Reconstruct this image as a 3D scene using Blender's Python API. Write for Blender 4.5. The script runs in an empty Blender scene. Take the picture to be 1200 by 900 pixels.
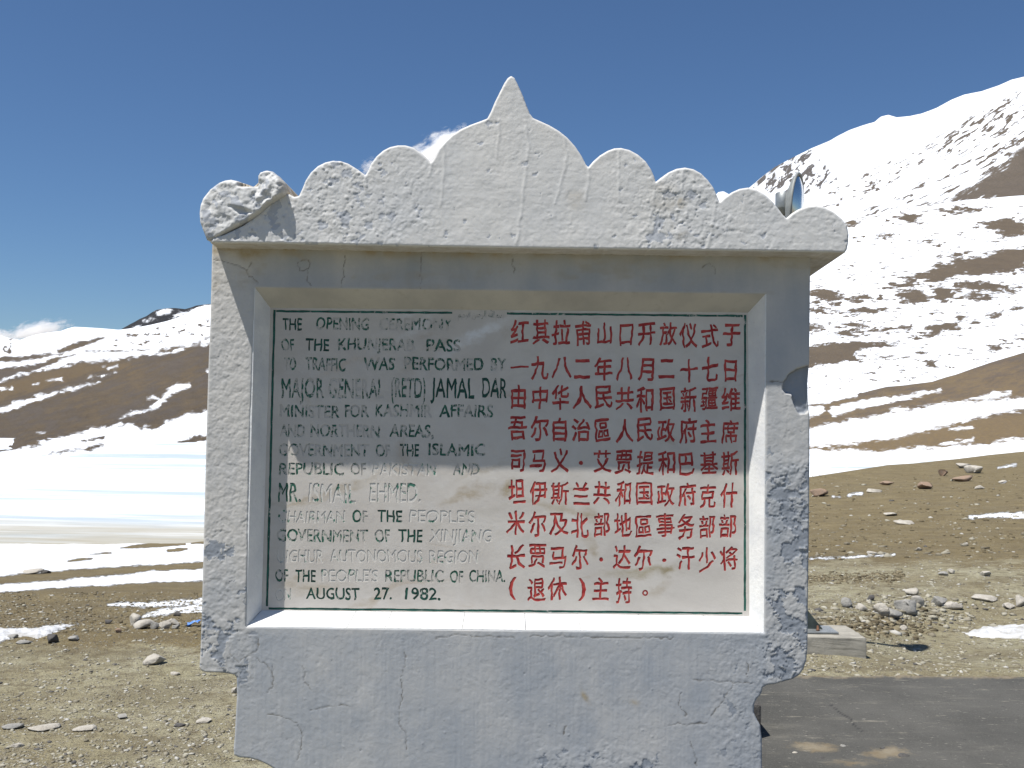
import bpy, bmesh, math, random
import numpy as np
from mathutils import Vector, Matrix
from mathutils.geometry import tessellate_polygon, delaunay_2d_cdt

SC = bpy.context.scene
COL = SC.collection
R = math.radians

# ------------------------------------------------------------------ camera
CAM = np.array([0.0, 0.0, 2.3])
F = 1200.0                      # focal length in photo pixels (1200 wide)
PITCH, ROLL = R(1.72), R(0.85)
fwd = np.array([0, math.cos(PITCH), math.sin(PITCH)])
up0 = np.array([0, -math.sin(PITCH), math.cos(PITCH)])
rt0 = np.array([1.0, 0, 0])
rgt = rt0 * math.cos(ROLL) + up0 * math.sin(ROLL)
upv = -rt0 * math.sin(ROLL) + up0 * math.cos(ROLL)
cam = bpy.data.cameras.new('camera')
cam.lens, cam.sensor_width, cam.clip_end, cam.clip_start = 36.0, 36.0, 40000, 0.05
cob = bpy.data.objects.new('camera', cam)
cob.matrix_world = Matrix(((rgt[0], upv[0], -fwd[0], CAM[0]), (rgt[1], upv[1], -fwd[1], CAM[1]),
                           (rgt[2], upv[2], -fwd[2], CAM[2]), (0, 0, 0, 1)))
COL.objects.link(cob)
SC.camera = cob

# ------------------------------------------------------------------ sky and sun
SUNV = np.array([0.37, 0.27, -1.0]); SUNV /= np.linalg.norm(SUNV)      # travel of the light
ELEV = math.asin(-SUNV[2])
AZ = math.atan2(-SUNV[0], -SUNV[1])     # sun position, from +Y towards +X
w = bpy.data.worlds.new('World'); SC.world = w; w.use_nodes = True
wt = w.node_tree; wt.nodes.clear()
sky = wt.nodes.new('ShaderNodeTexSky'); sky.sky_type = 'NISHITA'; sky.sun_disc = False
sky.sun_elevation = ELEV; sky.sun_rotation = AZ
sky.altitude = 5000; sky.air_density = 1.85; sky.dust_density = 0.05; sky.ozone_density = 9.5
bg = wt.nodes.new('ShaderNodeBackground'); bg.inputs[1].default_value = 0.070
wo = wt.nodes.new('ShaderNodeOutputWorld')
wt.links.new(sky.outputs[0], bg.inputs[0]); wt.links.new(bg.outputs[0], wo.inputs[0])
sl = bpy.data.lights.new('sun', 'SUN'); sl.energy = 5.0; sl.angle = R(0.53); sl.color = (1.0, 0.965, 0.91)
so = bpy.data.objects.new('sun', sl); COL.objects.link(so)
so.rotation_euler = Vector(SUNV).to_track_quat('-Z', 'Y').to_euler()
so.location = (-20, -10, 50)
SC.view_settings.view_transform = 'Standard'; SC.view_settings.look = 'None'
SC.view_settings.exposure = 0.35; SC.view_settings.gamma = 1.0
SC.render.engine = 'CYCLES'
SC.cycles.volume_bounces = 8; SC.cycles.volume_step_rate = 2.0; SC.cycles.volume_max_steps = 64

# ------------------------------------------------------------------ helpers
def ray(px, py):
    px = np.asarray(px, float); py = np.asarray(py, float)
    return fwd + rgt * ((px - 600) / F)[..., None] + upv * ((450 - py) / F)[..., None]
def P(px, py, Y):                       # the point at distance Y north of the camera seen at a photo pixel
    r = ray(px, py); k = np.asarray(Y, float) / r[..., 1]
    return CAM + r * k[..., None]
def px_of(p):
    d = np.asarray(p, float) - CAM
    z = d @ fwd
    return 600 + F * (d @ rgt) / z, 450 - F * (d @ upv) / z
def horizon(px): return 486.0 + 0.01484 * (np.asarray(px, float) - 600)
def Pz(px, py, z):                      # the point at height z seen at a photo pixel
    r = ray(px, py); k = (z - CAM[2]) / r[..., 2]
    return CAM + r * np.asarray(k)[..., None]

def _h(ix, iy, s):
    n = (ix.astype(np.int64) * 374761393 + iy.astype(np.int64) * 668265263 + s * 974634777) & 0xffffffff
    n = ((n ^ (n >> 13)) * 1274126177) & 0xffffffff
    return ((n ^ (n >> 16)) & 0xffff) / 65535.0
def gn(x, y, s=0):                      # smooth value noise in -1..1
    x = np.asarray(x, float); y = np.asarray(y, float)
    ix = np.floor(x); iy = np.floor(y); fx = x - ix; fy = y - iy
    fx = fx * fx * fx * (fx * (fx * 6 - 15) + 10); fy = fy * fy * fy * (fy * (fy * 6 - 15) + 10)
    a = _h(ix, iy, s); b = _h(ix + 1, iy, s); c = _h(ix, iy + 1, s); d = _h(ix + 1, iy + 1, s)
    return 2 * ((a + (b - a) * fx) * (1 - fy) + (c + (d - c) * fx) * fy) - 1
def fbm(x, y, s=0, o=4, g=0.5):
    t = 0; a = 1.0; n = 0
    for k in range(o):
        t = t + a * gn(x * 2 ** k + 17.3 * k, y * 2 ** k - 9.1 * k, s + k); n += a; a *= g
    return t / n
def worley(x, y, s=0):                  # distances to nearest and second nearest feature points
    ix = np.floor(x); iy = np.floor(y); d1 = np.full(x.shape, 9.0); d2 = d1.copy()
    for a in (-1, 0, 1):
        for b in (-1, 0, 1):
            cx = ix + a; cy = iy + b
            d = np.hypot(cx + _h(cx, cy, s) - x, cy + _h(cx, cy, s + 7) - y)
            m = d < d1
            d2 = np.where(m, d1, np.minimum(d2, d)); d1 = np.where(m, d, d1)
    return d1, d2
def sstep(a, b, x):
    t = np.clip((x - a) / (b - a), 0, 1); return t * t * (3 - 2 * t)

def inside(poly, x, y):
    r = np.zeros(x.shape, bool); n = len(poly)
    for i in range(n):
        x0, y0 = poly[i]; x1, y1 = poly[(i + 1) % n]
        if y0 == y1: continue
        c = (y0 > y) != (y1 > y)
        r ^= c & (x < (x1 - x0) * (y - y0) / (y1 - y0) + x0)
    return r
def segdist(p0, p1, x, y):
    vx, vy = p1[0] - p0[0], p1[1] - p0[1]; L = vx * vx + vy * vy + 1e-12
    t = np.clip(((x - p0[0]) * vx + (y - p0[1]) * vy) / L, 0, 1)
    return np.hypot(x - p0[0] - t * vx, y - p0[1] - t * vy), t
def polysdf(poly, x, y):                # positive inside
    d = np.full(x.shape, 1e9)
    for i in range(len(poly)):
        d = np.minimum(d, segdist(poly[i], poly[(i + 1) % len(poly)], x, y)[0])
    return np.where(inside(poly, x, y), d, -d)
def stroke(pts, x, y):                  # pts (x, y, halfwidth): positive inside
    d = np.full(x.shape, -1e9)
    for a, b in zip(pts[:-1], pts[1:]):
        q, t = segdist(a, b, x, y); d = np.maximum(d, a[2] + (b[2] - a[2]) * t - q)
    return d
def ell(cx, cy, rx, ry, x, y, slope=0.0):
    yy = (y - cy) - slope * (x - cx)
    k = np.sqrt(((x - cx) / rx) ** 2 + (yy / ry) ** 2)
    return (1 - k) * ry

def setprops(o, label=None, cat=None, group=None, kind=None):
    if label: o['label'] = label
    if cat: o['category'] = cat
    if group: o['group'] = group
    if kind: o['kind'] = kind
    return o
def thing(name, label, cat, loc, group=None):
    o = bpy.data.objects.new(name, None); COL.objects.link(o); o.location = loc
    o.empty_display_size = 0.2
    return setprops(o, label, cat, group)
def wloc(o):
    v = Vector((0, 0, 0))
    while o is not None: v = v + o.location; o = o.parent
    return v
def mesh(name, verts, faces, mat, parent=None, smooth=False, attrs=None, loc=None, label=None):
    me = bpy.data.meshes.new(name)
    v = np.asarray(verts, float).reshape(-1, 3)
    off = np.array(wloc(parent)) if parent is not None else np.zeros(3)
    if loc is not None: v = v - np.array(loc)
    else: v = v - off
    if isinstance(faces, np.ndarray):
        nf, k = faces.shape
        me.vertices.add(len(v)); me.vertices.foreach_set('co', v.astype(np.float32).ravel())
        me.loops.add(nf * k); me.loops.foreach_set('vertex_index', faces.astype(np.int32).ravel())
        me.polygons.add(nf); me.polygons.foreach_set('loop_start', np.arange(0, nf * k, k, dtype=np.int32))
        me.update(calc_edges=True)
    else:
        me.from_pydata([tuple(p) for p in v], [], [tuple(int(i) for i in f) for f in faces]); me.update()
    if smooth: me.polygons.foreach_set('use_smooth', np.ones(len(me.polygons), bool))
    for k, a in (attrs or {}).items():
        at = me.attributes.new(k, 'FLOAT', 'POINT'); at.data.foreach_set('value', np.asarray(a, np.float32).ravel())
    if mat is not None: me.materials.append(mat)
    o = bpy.data.objects.new(name, me); COL.objects.link(o)
    if loc is not None: o.location = loc if parent is None else tuple(np.array(loc) - off)
    o.parent = parent
    if label: o['label'] = label
    return o
def bm_obj(name, bm, mat, parent=None, smooth=False, loc=None, label=None):
    bm.verts.index_update()
    vs = [tuple(v.co) for v in bm.verts]; fs = [[v.index for v in f.verts] for f in bm.faces]
    bm.free()
    return mesh(name, vs, fs, mat, parent, smooth, loc=loc, label=label)
def box_bm(x0, x1, y0, y1, z0, z1, bev=0.0, seg=2):
    bm = bmesh.new(); bmesh.ops.create_cube(bm, size=1)
    for v in bm.verts:
        v.co = Vector(((x0 + x1) / 2 + v.co.x * (x1 - x0), (y0 + y1) / 2 + v.co.y * (y1 - y0), (z0 + z1) / 2 + v.co.z * (z1 - z0)))
    if bev: bmesh.ops.bevel(bm, geom=bm.edges[:], offset=bev, segments=seg, affect='EDGES', profile=0.6)
    return bm
def lathe(profile, n=32, axis=Vector((0, 0, 1)), origin=(0, 0, 0)):
    q = Vector((0, 0, 1)).rotation_difference(Vector(axis)); vs = []; fs = []
    for r, h in profile:
        for k in range(n):
            a = 2 * math.pi * k / n
            vs.append(tuple(q @ Vector((r * math.cos(a), r * math.sin(a), h)) + Vector(origin)))
    m = len(profile)
    for i in range(m - 1):
        for k in range(n):
            fs.append((i * n + k, i * n + (k + 1) % n, (i + 1) * n + (k + 1) % n, (i + 1) * n + k))
    fs.append(tuple(range(n))[::-1]); fs.append(tuple((m - 1) * n + k for k in range(n)))
    return vs, fs

# ------------------------------------------------------------------ materials
class M:
    def __init__(s, name, rough=0.8, spec=0.3):
        s.m = bpy.data.materials.new(name); s.m.use_nodes = True; s.t = s.m.node_tree; s.t.nodes.clear()
        s.out = s.t.nodes.new('ShaderNodeOutputMaterial'); s.b = s.t.nodes.new('ShaderNodeBsdfPrincipled')
        s.t.links.new(s.b.outputs[0], s.out.inputs[0])
        s.b.inputs['Roughness'].default_value = rough; s.b.inputs['Specular IOR Level'].default_value = spec
        s.co = s.t.nodes.new('ShaderNodeTexCoord').outputs['Object']; s.bump_in = None
    def L(s, a, b): s.t.links.new(a, b)
    def setin(s, sock, v):
        if isinstance(v, bpy.types.NodeSocket): s.L(v, sock)
        elif isinstance(v, (tuple, list)) and len(v) == 3 and sock.type == 'RGBA': sock.default_value = (*v, 1)
        else: sock.default_value = v
    def vec(s, scale=(1, 1, 1), rot=(0, 0, 0), src=None):
        n = s.t.nodes.new('ShaderNodeMapping'); n.inputs['Scale'].default_value = scale; n.inputs['Rotation'].default_value = rot
        s.L(src or s.co, n.inputs[0]); return n.outputs[0]
    def noise(s, scale, detail=4, rough=0.55, vec=None, dist=0.0):
        n = s.t.nodes.new('ShaderNodeTexNoise'); n.inputs['Scale'].default_value = scale; n.inputs['Detail'].default_value = detail
        n.inputs['Roughness'].default_value = rough; n.inputs['Distortion'].default_value = dist
        s.L(vec or s.co, n.inputs['Vector']); return n.outputs['Fac']
    def vor(s, scale, vec=None, feat='F1', out='Distance'):
        n = s.t.nodes.new('ShaderNodeTexVoronoi'); n.feature = feat; n.inputs['Scale'].default_value = scale
        s.L(vec or s.co, n.inputs['Vector']); return n.outputs[out]
    def attr(s, name):
        n = s.t.nodes.new('ShaderNodeAttribute'); n.attribute_name = name; return n.outputs['Fac']
    def math(s, op, a, b=0.0, c=None, clamp=False):
        n = s.t.nodes.new('ShaderNodeMath'); n.operation = op; n.use_clamp = clamp
        s.setin(n.inputs[0], a); s.setin(n.inputs[1], b)
        if c is not None: s.setin(n.inputs[2], c)
        return n.outputs[0]
    def step(s, x, a, b, o0=0.0, o1=1.0):
        n = s.t.nodes.new('ShaderNodeMapRange'); n.interpolation_type = 'SMOOTHSTEP'
        s.setin(n.inputs[0], x); n.inputs[1].default_value = a; n.inputs[2].default_value = b
        n.inputs[3].default_value = o0; n.inputs[4].default_value = o1; return n.outputs[0]
    def mix(s, f, a, b, mode='MIX'):
        n = s.t.nodes.new('ShaderNodeMix'); n.data_type = 'RGBA'; n.blend_type = mode
        s.setin(n.inputs[0], f); s.setin(n.inputs[6], a); s.setin(n.inputs[7], b); return n.outputs[2]
    def col(s, v): s.setin(s.b.inputs['Base Color'], v); return s
    def bump(s, h, dist=0.01, strength=1.0):
        n = s.t.nodes.new('ShaderNodeBump'); n.inputs['Distance'].default_value = dist; n.inputs['Strength'].default_value = strength
        s.L(h, n.inputs['Height'])
        if s.bump_in is not None: s.L(s.bump_in, n.inputs['Normal'])
        s.bump_in = n.outputs[0]; s.L(n.outputs[0], s.b.inputs['Normal']); return s

WARM = (0.545, 0.53, 0.50); GREY = (0.345, 0.368, 0.395); BLUE = (0.27, 0.295, 0.33)
def plaster(name, light=WARM, dark=GREY, bare=BLUE):
    m = M(name, 0.62, 0.35)
    n1 = m.noise(3.0, 6, 0.6); n2 = m.noise(26, 5, 0.6); st = m.noise(9, 4, 0.6, vec=m.vec((1, 1, 0.13)))
    tone = m.math('ADD', m.attr('tone'), m.math('MULTIPLY', m.math('SUBTRACT', m.math('ADD', m.math('MULTIPLY', n1, 0.6), m.math('MULTIPLY', st, 0.4)), 0.5), 1.9), clamp=True)
    c = m.mix(tone, light, dark)
    br = m.step(m.math('ADD', m.attr('bare'), m.math('MULTIPLY', m.math('SUBTRACT', n2, 0.5), 0.5)), 0.42, 0.56)
    c = m.mix(br, c, bare)
    c = m.mix(m.step(m.noise(75, 4, 0.7), 0.35, 0.75, 0.0, 0.22), c, m.mix(0.5, c, (0.30, 0.29, 0.27)))
    dr = m.attr('dirt')
    c = m.mix(m.math('MULTIPLY', dr, m.step(n2, 0.25, 0.7, 0.35, 1.0)), c, (0.11, 0.095, 0.07))
    tn = m.attr('tan')
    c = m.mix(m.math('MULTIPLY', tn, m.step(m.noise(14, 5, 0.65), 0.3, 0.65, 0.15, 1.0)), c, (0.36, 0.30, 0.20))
    m.col(c)
    m.bump(m.noise(45, 6, 0.65), 0.0014, 0.8)
    m.bump(m.noise(190, 3, 0.6), 0.0005, 0.6)
    return m.m
MAT_PLASTER = plaster('old_painted_plaster')
MAT_CORNICE = plaster('pale_painted_plaster', (0.67, 0.655, 0.62), (0.55, 0.56, 0.565), (0.43, 0.45, 0.48))

def trim_mat():
    m = M('thick_white_paint', 0.5, 0.4)
    c = m.mix(m.step(m.noise(5, 5, 0.6), 0.35, 0.7), (0.80, 0.80, 0.78), (0.66, 0.67, 0.68))
    c = m.mix(m.step(m.noise(60, 4, 0.7), 0.55, 0.8, 0, 0.5), c, (0.5, 0.47, 0.42))
    m.col(c); m.bump(m.noise(35, 5, 0.6), 0.004, 0.7); m.bump(m.noise(160, 3), 0.001, 0.5)
    return m.m
MAT_TRIM = trim_mat()
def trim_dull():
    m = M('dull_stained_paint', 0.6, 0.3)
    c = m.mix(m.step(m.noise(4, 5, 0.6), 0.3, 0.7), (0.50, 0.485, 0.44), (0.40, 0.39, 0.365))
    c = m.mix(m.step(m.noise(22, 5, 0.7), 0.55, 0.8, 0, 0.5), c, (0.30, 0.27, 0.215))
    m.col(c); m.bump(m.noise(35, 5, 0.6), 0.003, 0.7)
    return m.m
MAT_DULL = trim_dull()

def simple(name, a, b, scale=8, rough=0.8, bump=0.003, spec=0.3, metal=0.0, bscale=None):
    m = M(name, rough, spec); m.b.inputs['Metallic'].default_value = metal
    m.col(m.mix(m.step(m.noise(scale, 6, 0.6), 0.3, 0.7), a, b))
    m.bump(m.noise(bscale or scale * 4, 5, 0.65), bump, 0.8)
    return m.m
MAT_CONC = simple('weathered_concrete', (0.36, 0.34, 0.29), (0.26, 0.245, 0.21), 6, 0.9, 0.004)
MAT_STEEL = simple('galvanised_steel', (0.34, 0.36, 0.36), (0.24, 0.255, 0.255), 10, 0.45, 0.0008, 0.5, 0.5)
MAT_DARKSTEEL = simple('dark_green_steel', (0.06, 0.075, 0.07), (0.035, 0.045, 0.042), 10, 0.6, 0.0008)
MAT_RUST = simple('rusty_steel', (0.15, 0.075, 0.04), (0.09, 0.045, 0.03), 40, 0.8, 0.001)
MAT_PLASTIC = simple('blue_plastic', (0.04, 0.16, 0.55), (0.25, 0.42, 0.75), 20, 0.4, 0.002)
def rockmat(name, a, b, sp):
    m = M(name, 0.88, 0.25)
    c = m.mix(m.step(m.noise(7, 6, 0.65), 0.3, 0.7), a, b)
    c = m.mix(m.step(m.vor(45), 0.0, 0.35, 0.5, 0.0), c, sp)
    m.col(c); m.bump(m.noise(14, 8, 0.7), 0.03, 0.9); m.bump(m.noise(70, 4, 0.7), 0.006, 0.8)
    return m.m
MAT_ROCK = rockmat('grey_granite', (0.36, 0.345, 0.31), (0.24, 0.235, 0.22), (0.16, 0.15, 0.14))
MAT_ROCKW = rockmat('pale_stone', (0.50, 0.47, 0.41), (0.36, 0.33, 0.28), (0.26, 0.23, 0.19))
MAT_ROCKR = rockmat('rusty_red_stone', (0.31, 0.215, 0.15), (0.25, 0.19, 0.145), (0.45, 0.40, 0.34))
MAT_ROCKD = rockmat('dark_stone', (0.12, 0.115, 0.11), (0.07, 0.065, 0.06), (0.16, 0.15, 0.14))

# ------------------------------------------------------------------ terrain (one layer of relief per range of distance)
def snow_color(m, vec=None, sc=0.02):
    c = m.mix(m.step(m.noise(sc, 5, 0.6, vec=vec), 0.3, 0.7), (0.84, 0.86, 0.89), (0.70, 0.73, 0.77))
    return m.mix(m.step(m.noise(sc * 9, 6, 0.7, vec=vec), 0.52, 0.72, 0, 0.6), c, (0.42, 0.44, 0.48))
def hillmat(name, soilA, soilB, soilC, s, nz=0.35, bumpd=1.0, dark=(0.10, 0.085, 0.075), wob=1.0):
    """s: size in metres of the soil texture; 'snow' attribute 0.5 = edge of the snow"""
    m = M(name, 0.9, 0.15)
    n1 = m.noise(1 / s, 8, 0.65); n2 = m.noise(4 / s, 6, 0.7); n3 = m.noise(18 / s, 5, 0.7); n4 = m.noise(55 / s, 4, 0.7)
    soil = m.mix(m.step(n1, 0.32, 0.68), soilA, soilB); soil = m.mix(m.step(m.noise(2.2 / s, 6, 0.7, vec=m.vec((1, 0.3, 1))), 0.42, 0.68, 0.0, 0.6), soil, tuple(v * 0.62 for v in soilC))
    soil = m.mix(m.step(m.math('ADD', m.math('MULTIPLY', n2, 0.5), m.math('MULTIPLY', m.attr('tone'), 0.5)), 0.3, 0.7), soil, soilC); soil = m.mix(m.step(m.attr('tone'), 0.05, 0.30, 0.45, 0.0), soil, dark); soil = m.mix(m.step(m.noise(30 / s, 3, 0.6), 0.62, 0.70, 0.0, 0.6), soil, (0.30, 0.25, 0.18))
    soil = m.mix(m.step(n3, 0.38, 0.66, 0.55, 0.0), soil, dark)
    soil = m.mix(m.step(n4, 0.54, 0.74, 0.0, 0.38), soil, (0.33, 0.28, 0.20))
    w = m.math('ADD', m.math('ADD', m.math('MULTIPLY', m.math('SUBTRACT', n2, 0.5), 0.5 * wob), m.math('MULTIPLY', m.math('SUBTRACT', n3, 0.5), 0.7 * wob)), m.math('MULTIPLY', m.math('SUBTRACT', n4, 0.5), 0.9))
    sm = m.step(m.math('ADD', m.attr('snow'), m.math('MULTIPLY', w, nz * 2)), 0.41, 0.60)
    c = m.mix(sm, soil, snow_color(m, sc=1 / s))
    m.col(c)
    hgt = m.math('ADD', m.math('MULTIPLY', sm, 0.35), m.math('ADD', m.math('MULTIPLY', n3, m.math('SUBTRACT', 1.0, m.math('MULTIPLY', sm, 0.75))), m.math('MULTIPLY', n2, 0.8)))
    m.bump(hgt, bumpd, 0.9)
    return m.m

VIS = np.concatenate([np.linspace(-700, -30, 30), np.arange(-25, 256, 1.5), np.linspace(262, 835, 46),
                      np.arange(838, 1226, 1.5), np.linspace(1232, 1900, 30)])
def interp(poly, x):
    p = sorted(poly); return np.interp(x, [a[0] for a in p], [a[1] for a in p])
def smooth_x(v, x, wd):
    # light smoothing over screen columns for control rows
    out = np.empty_like(v)
    for i, xx in enumerate(x):
        k = np.exp(-((x - xx) / wd) ** 2) * np.gradient(x); out[i] = (k * v).sum() / k.sum()
    return out
def layer(name, mat, rows, nrow, rough_px=0.6, noise_px=40.0, snowfn=None, tonefn=None, ridge_px=0.0, back=1.25, zdrop=0.25, label=None, seed=3, extra=None):
    """rows from near to far: (polyline of (x, y) in the photo, distance polyline or number).  A surface with real distance."""
    x = VIS; K = len(rows)
    ys = []; ds = []
    for i, (yp, dp) in enumerate(rows):
        y = interp(yp, x) if isinstance(yp, list) else np.full(x.shape, float(yp))
        if i < K - 1: y = smooth_x(y, x, 14)
        d = interp(dp, x) if isinstance(dp, list) else (dp(x, y) if callable(dp) else np.full(x.shape, float(dp)))
        d = smooth_x(d, x, 40)
        ys.append(y); ds.append(np.log(d))
    ys = np.array(ys); ds = np.array(ds)
    t = np.linspace(0, K - 1, nrow); i0 = np.clip(t.astype(int), 0, K - 2); f = (t - i0)[:, None]
    def cat(a):
        p1 = a[i0]; p2 = a[i0 + 1]; p0 = a[np.maximum(i0 - 1, 0)]; p3 = a[np.minimum(i0 + 2, K - 1)]
        m1 = (p2 - p0) / 2; m2 = (p3 - p1) / 2
        # monotone limit
        dd = p2 - p1; m1 = np.where(m1 * dd <= 0, 0, np.sign(dd) * np.minimum(abs(m1), 2.5 * abs(dd)))
        m2 = np.where(m2 * dd <= 0, 0, np.sign(dd) * np.minimum(abs(m2), 2.5 * abs(dd)))
        return (2 * f ** 3 - 3 * f ** 2 + 1) * p1 + (f ** 3 - 2 * f ** 2 + f) * m1 + (-2 * f ** 3 + 3 * f ** 2) * p2 + (f ** 3 - f ** 2) * m2
    Y = cat(ys); D = np.exp(cat(ds)); X = np.broadcast_to(x, Y.shape)
    W = P(X, Y, D)
    mpp = D / F
    fall = np.minimum(1, (np.arange(nrow)[::-1, None] / 6.0 + ridge_px))
    nz = fbm(X / noise_px + seed, Y / (noise_px * 0.4) + seed * 2, seed, 6, 0.55)
    W[..., 2] += nz * rough_px * mpp * fall * (sstep(805, 770, Y) * 0.9 + 0.1 if name == 'ground' else 1.0)
    if name == 'ground': W[..., 2] = np.where(Y > 787, np.clip(W[..., 2], -0.03, 0.012), W[..., 2])
    # back side of the ridge
    bs = []
    for k, (kk, dz) in enumerate(((1 + (back - 1) * 0.3, zdrop * 0.15), (back, zdrop), (1 + (back - 1) * 4, zdrop * 4))):
        q = W[-1].copy(); q = CAM + (q - CAM) * kk; q[:, 2] = W[-1][:, 2] - dz * D[-1] * (kk - 1) * 2 - 0.02 * D[-1]
        bs.append(q)
    W = np.concatenate([W, np.array(bs)])
    n, mm = W.shape[:2]
    idx = np.arange(n * mm).reshape(n, mm)
    fc = np.stack([idx[:-1, :-1], idx[:-1, 1:], idx[1:, 1:], idx[1:, :-1]], -1).reshape(-1, 4)
    U = np.concatenate([X, np.repeat(X[-1:], 3, 0)]); V = np.concatenate([Y, np.repeat(Y[-1:], 3, 0)])
    s = snowfn(U, V) if snowfn else np.full(U.shape, 1e3)
    sn = np.clip(s / 10.0, -1, 1) * 0.5 + 0.5
    tn = tonefn(U, V) if tonefn else np.full(U.shape, 0.5)
    o = mesh(name, W.reshape(-1, 3), fc, mat, None, True, {'snow': sn, 'tone': np.clip(tn, 0, 1)})
    setprops(o, kind='structure')
    return o, (U[:nrow], V[:nrow], W[:nrow])

def wob(U, V, a=2.0, sx=14.0, sy=4.0, s=5): return a * fbm(U / sx, V / sy, s, 4, 0.6)
def umax(*a):
    r = a[0]
    for b in a[1:]: r = np.maximum(r, b)
    return r

# --- the high white mountain on the right, and the little peak left of it
def far_snow(U, V):
    s = np.full(U.shape, 12.0) + wob(U, V, 3, 30, 20, 3)
    tri = polysdf([(905, 185), (951, 176), (983, 210), (960, 222), (925, 232), (895, 225)], U, V)
    st = fbm((U + V * 0.7) / 4.0, (V - U * 0.5) / 8.0, 21, 4, 0.66)
    s = np.where(tri > 0, np.minimum(s, 3.0 - 26 * np.maximum(st - 0.02, 0)), s)
    edge = stroke([(884, 218, 2.5), (905, 200, 2.0), (918, 190, 1)], U, V)
    s = np.where(edge > 0, np.minimum(s, 1.5 - 9 * np.maximum(gn(U / 5, V / 4, 9), 0)), s)
    return s
m_far = hillmat('snow_and_rock_far', (0.17, 0.155, 0.145), (0.21, 0.19, 0.175), (0.15, 0.14, 0.135), 120.0, 0.34, 14.0)
ridge_far = [(-700, 470), (0, 470), (400, 420), (600, 360), (760, 300), (810, 262), (835, 232), (842, 225), (848, 224), (855, 228), (863, 231), (872, 224), (879, 219), (893, 207), (908, 196),
             (930, 184), (951, 174), (972, 165), (984, 158), (996, 152), (1010, 147), (1025, 143), (1032, 137), (1041, 134.5), (1051, 137.5), (1066, 136), (1080, 133), (1098, 126),
             (1115, 117), (1130, 111), (1150, 107), (1170, 100), (1185, 93.5), (1200, 90), (1260, 70), (1400, 52), (1650, 95), (1900, 150)]
layer('snowy_mountain', m_far,
      [([(-700, 500), (600, 440), (860, 330), (1000, 300), (1200, 250), (1900, 330)], 2100),
       ([(-700, 490), (600, 410), (860, 275), (950, 235), (1000, 215), (1200, 170), (1900, 260)], 2600),
       ([(-700, 480), (600, 385), (860, 248), (930, 208), (975, 190), (1040, 165), (1200, 125), (1900, 200)], 2950),
       (ridge_far, 3300)], 220, 2.2, 45, far_snow, ridge_px=0.25, seed=11)

# --- the nearer shoulder with rock ribs and brown scree
def mid_snow(U, V):
    s = np.full(U.shape, 10.0)
    a = 0.62                                                     # the ribs run down to the left
    r = V + a * (U - 1100)
    st = fbm((U - 0.2 * V) / 11.0, (V + a * U) / 2.6, 31, 5, 0.66)
    zone = polysdf([(1075, 172), (1130, 140), (1205, 96), (1260, 80), (1260, 200), (1150, 180), (1100, 190)], U, V)
    s = np.where(zone > -6, 4.5 - 26 * np.maximum(st + 0.02, 0) * sstep(-6, 10, zone), s)
    scree = polysdf([(1105, 240), (1128, 226), (1150, 210), (1166, 196), (1190, 180), (1210, 165), (1300, 130), (1300, 240), (1200, 234)], U, V)
    s = np.where(scree > -8, np.minimum(s, -scree * 0.9 - 1 + 9 * np.maximum(fbm((U - 0.2 * V) / 20, (V + a * U) / 4, 33, 4, 0.6) - 0.02, 0) * 1.6), s)
    z2 = polysdf([(985, 262), (1040, 232), (1110, 196), (1200, 160), (1200, 200), (1120, 238), (1040, 252)], U, V)
    s = np.where(z2 > 0, np.minimum(s, 5.0 - 28 * np.maximum(fbm((U - 0.2 * V) / 15, (V + 0.5 * U) / 2.6, 37, 4, 0.65) - 0.04, 0)), s)
    z3 = polysdf([(965, 226), (1010, 205), (1080, 170), (1085, 190), (1000, 240), (960, 246)], U, V)
    s = np.where(z3 > 0, np.minimum(s, 5.0 - 26 * np.maximum(fbm((U) / 7, (V + 0.4 * U) / 2.4, 39, 4, 0.66) - 0.10, 0)), s)
    return s
m_mid = hillmat('snow_and_scree', (0.155, 0.132, 0.112), (0.19, 0.16, 0.13), (0.17, 0.138, 0.102), 40.0, 0.28, 4.0)
layer('mountain_shoulder', m_mid,
      [([(-700, 520), (600, 470), (860, 330), (960, 290), (1000, 275), (1200, 262), (1900, 300)], 950),
       ([(-700, 500), (600, 440), (860, 300), (960, 252), (1060, 232), (1200, 200), (1900, 230)], 1250),
       ([(-700, 490), (600, 420), (860, 290), (937, 240), (961, 224), (978, 213), (996, 206), (1025, 196), (1060, 178), (1083, 166), (1107, 153), (1130, 139), (1156, 124), (1180, 108), (1200, 98), (1300, 68), (1500, 70), (1900, 170)], 1600)],
      220, 2.0, 38, mid_snow, ridge_px=0.2, seed=23)

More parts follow.
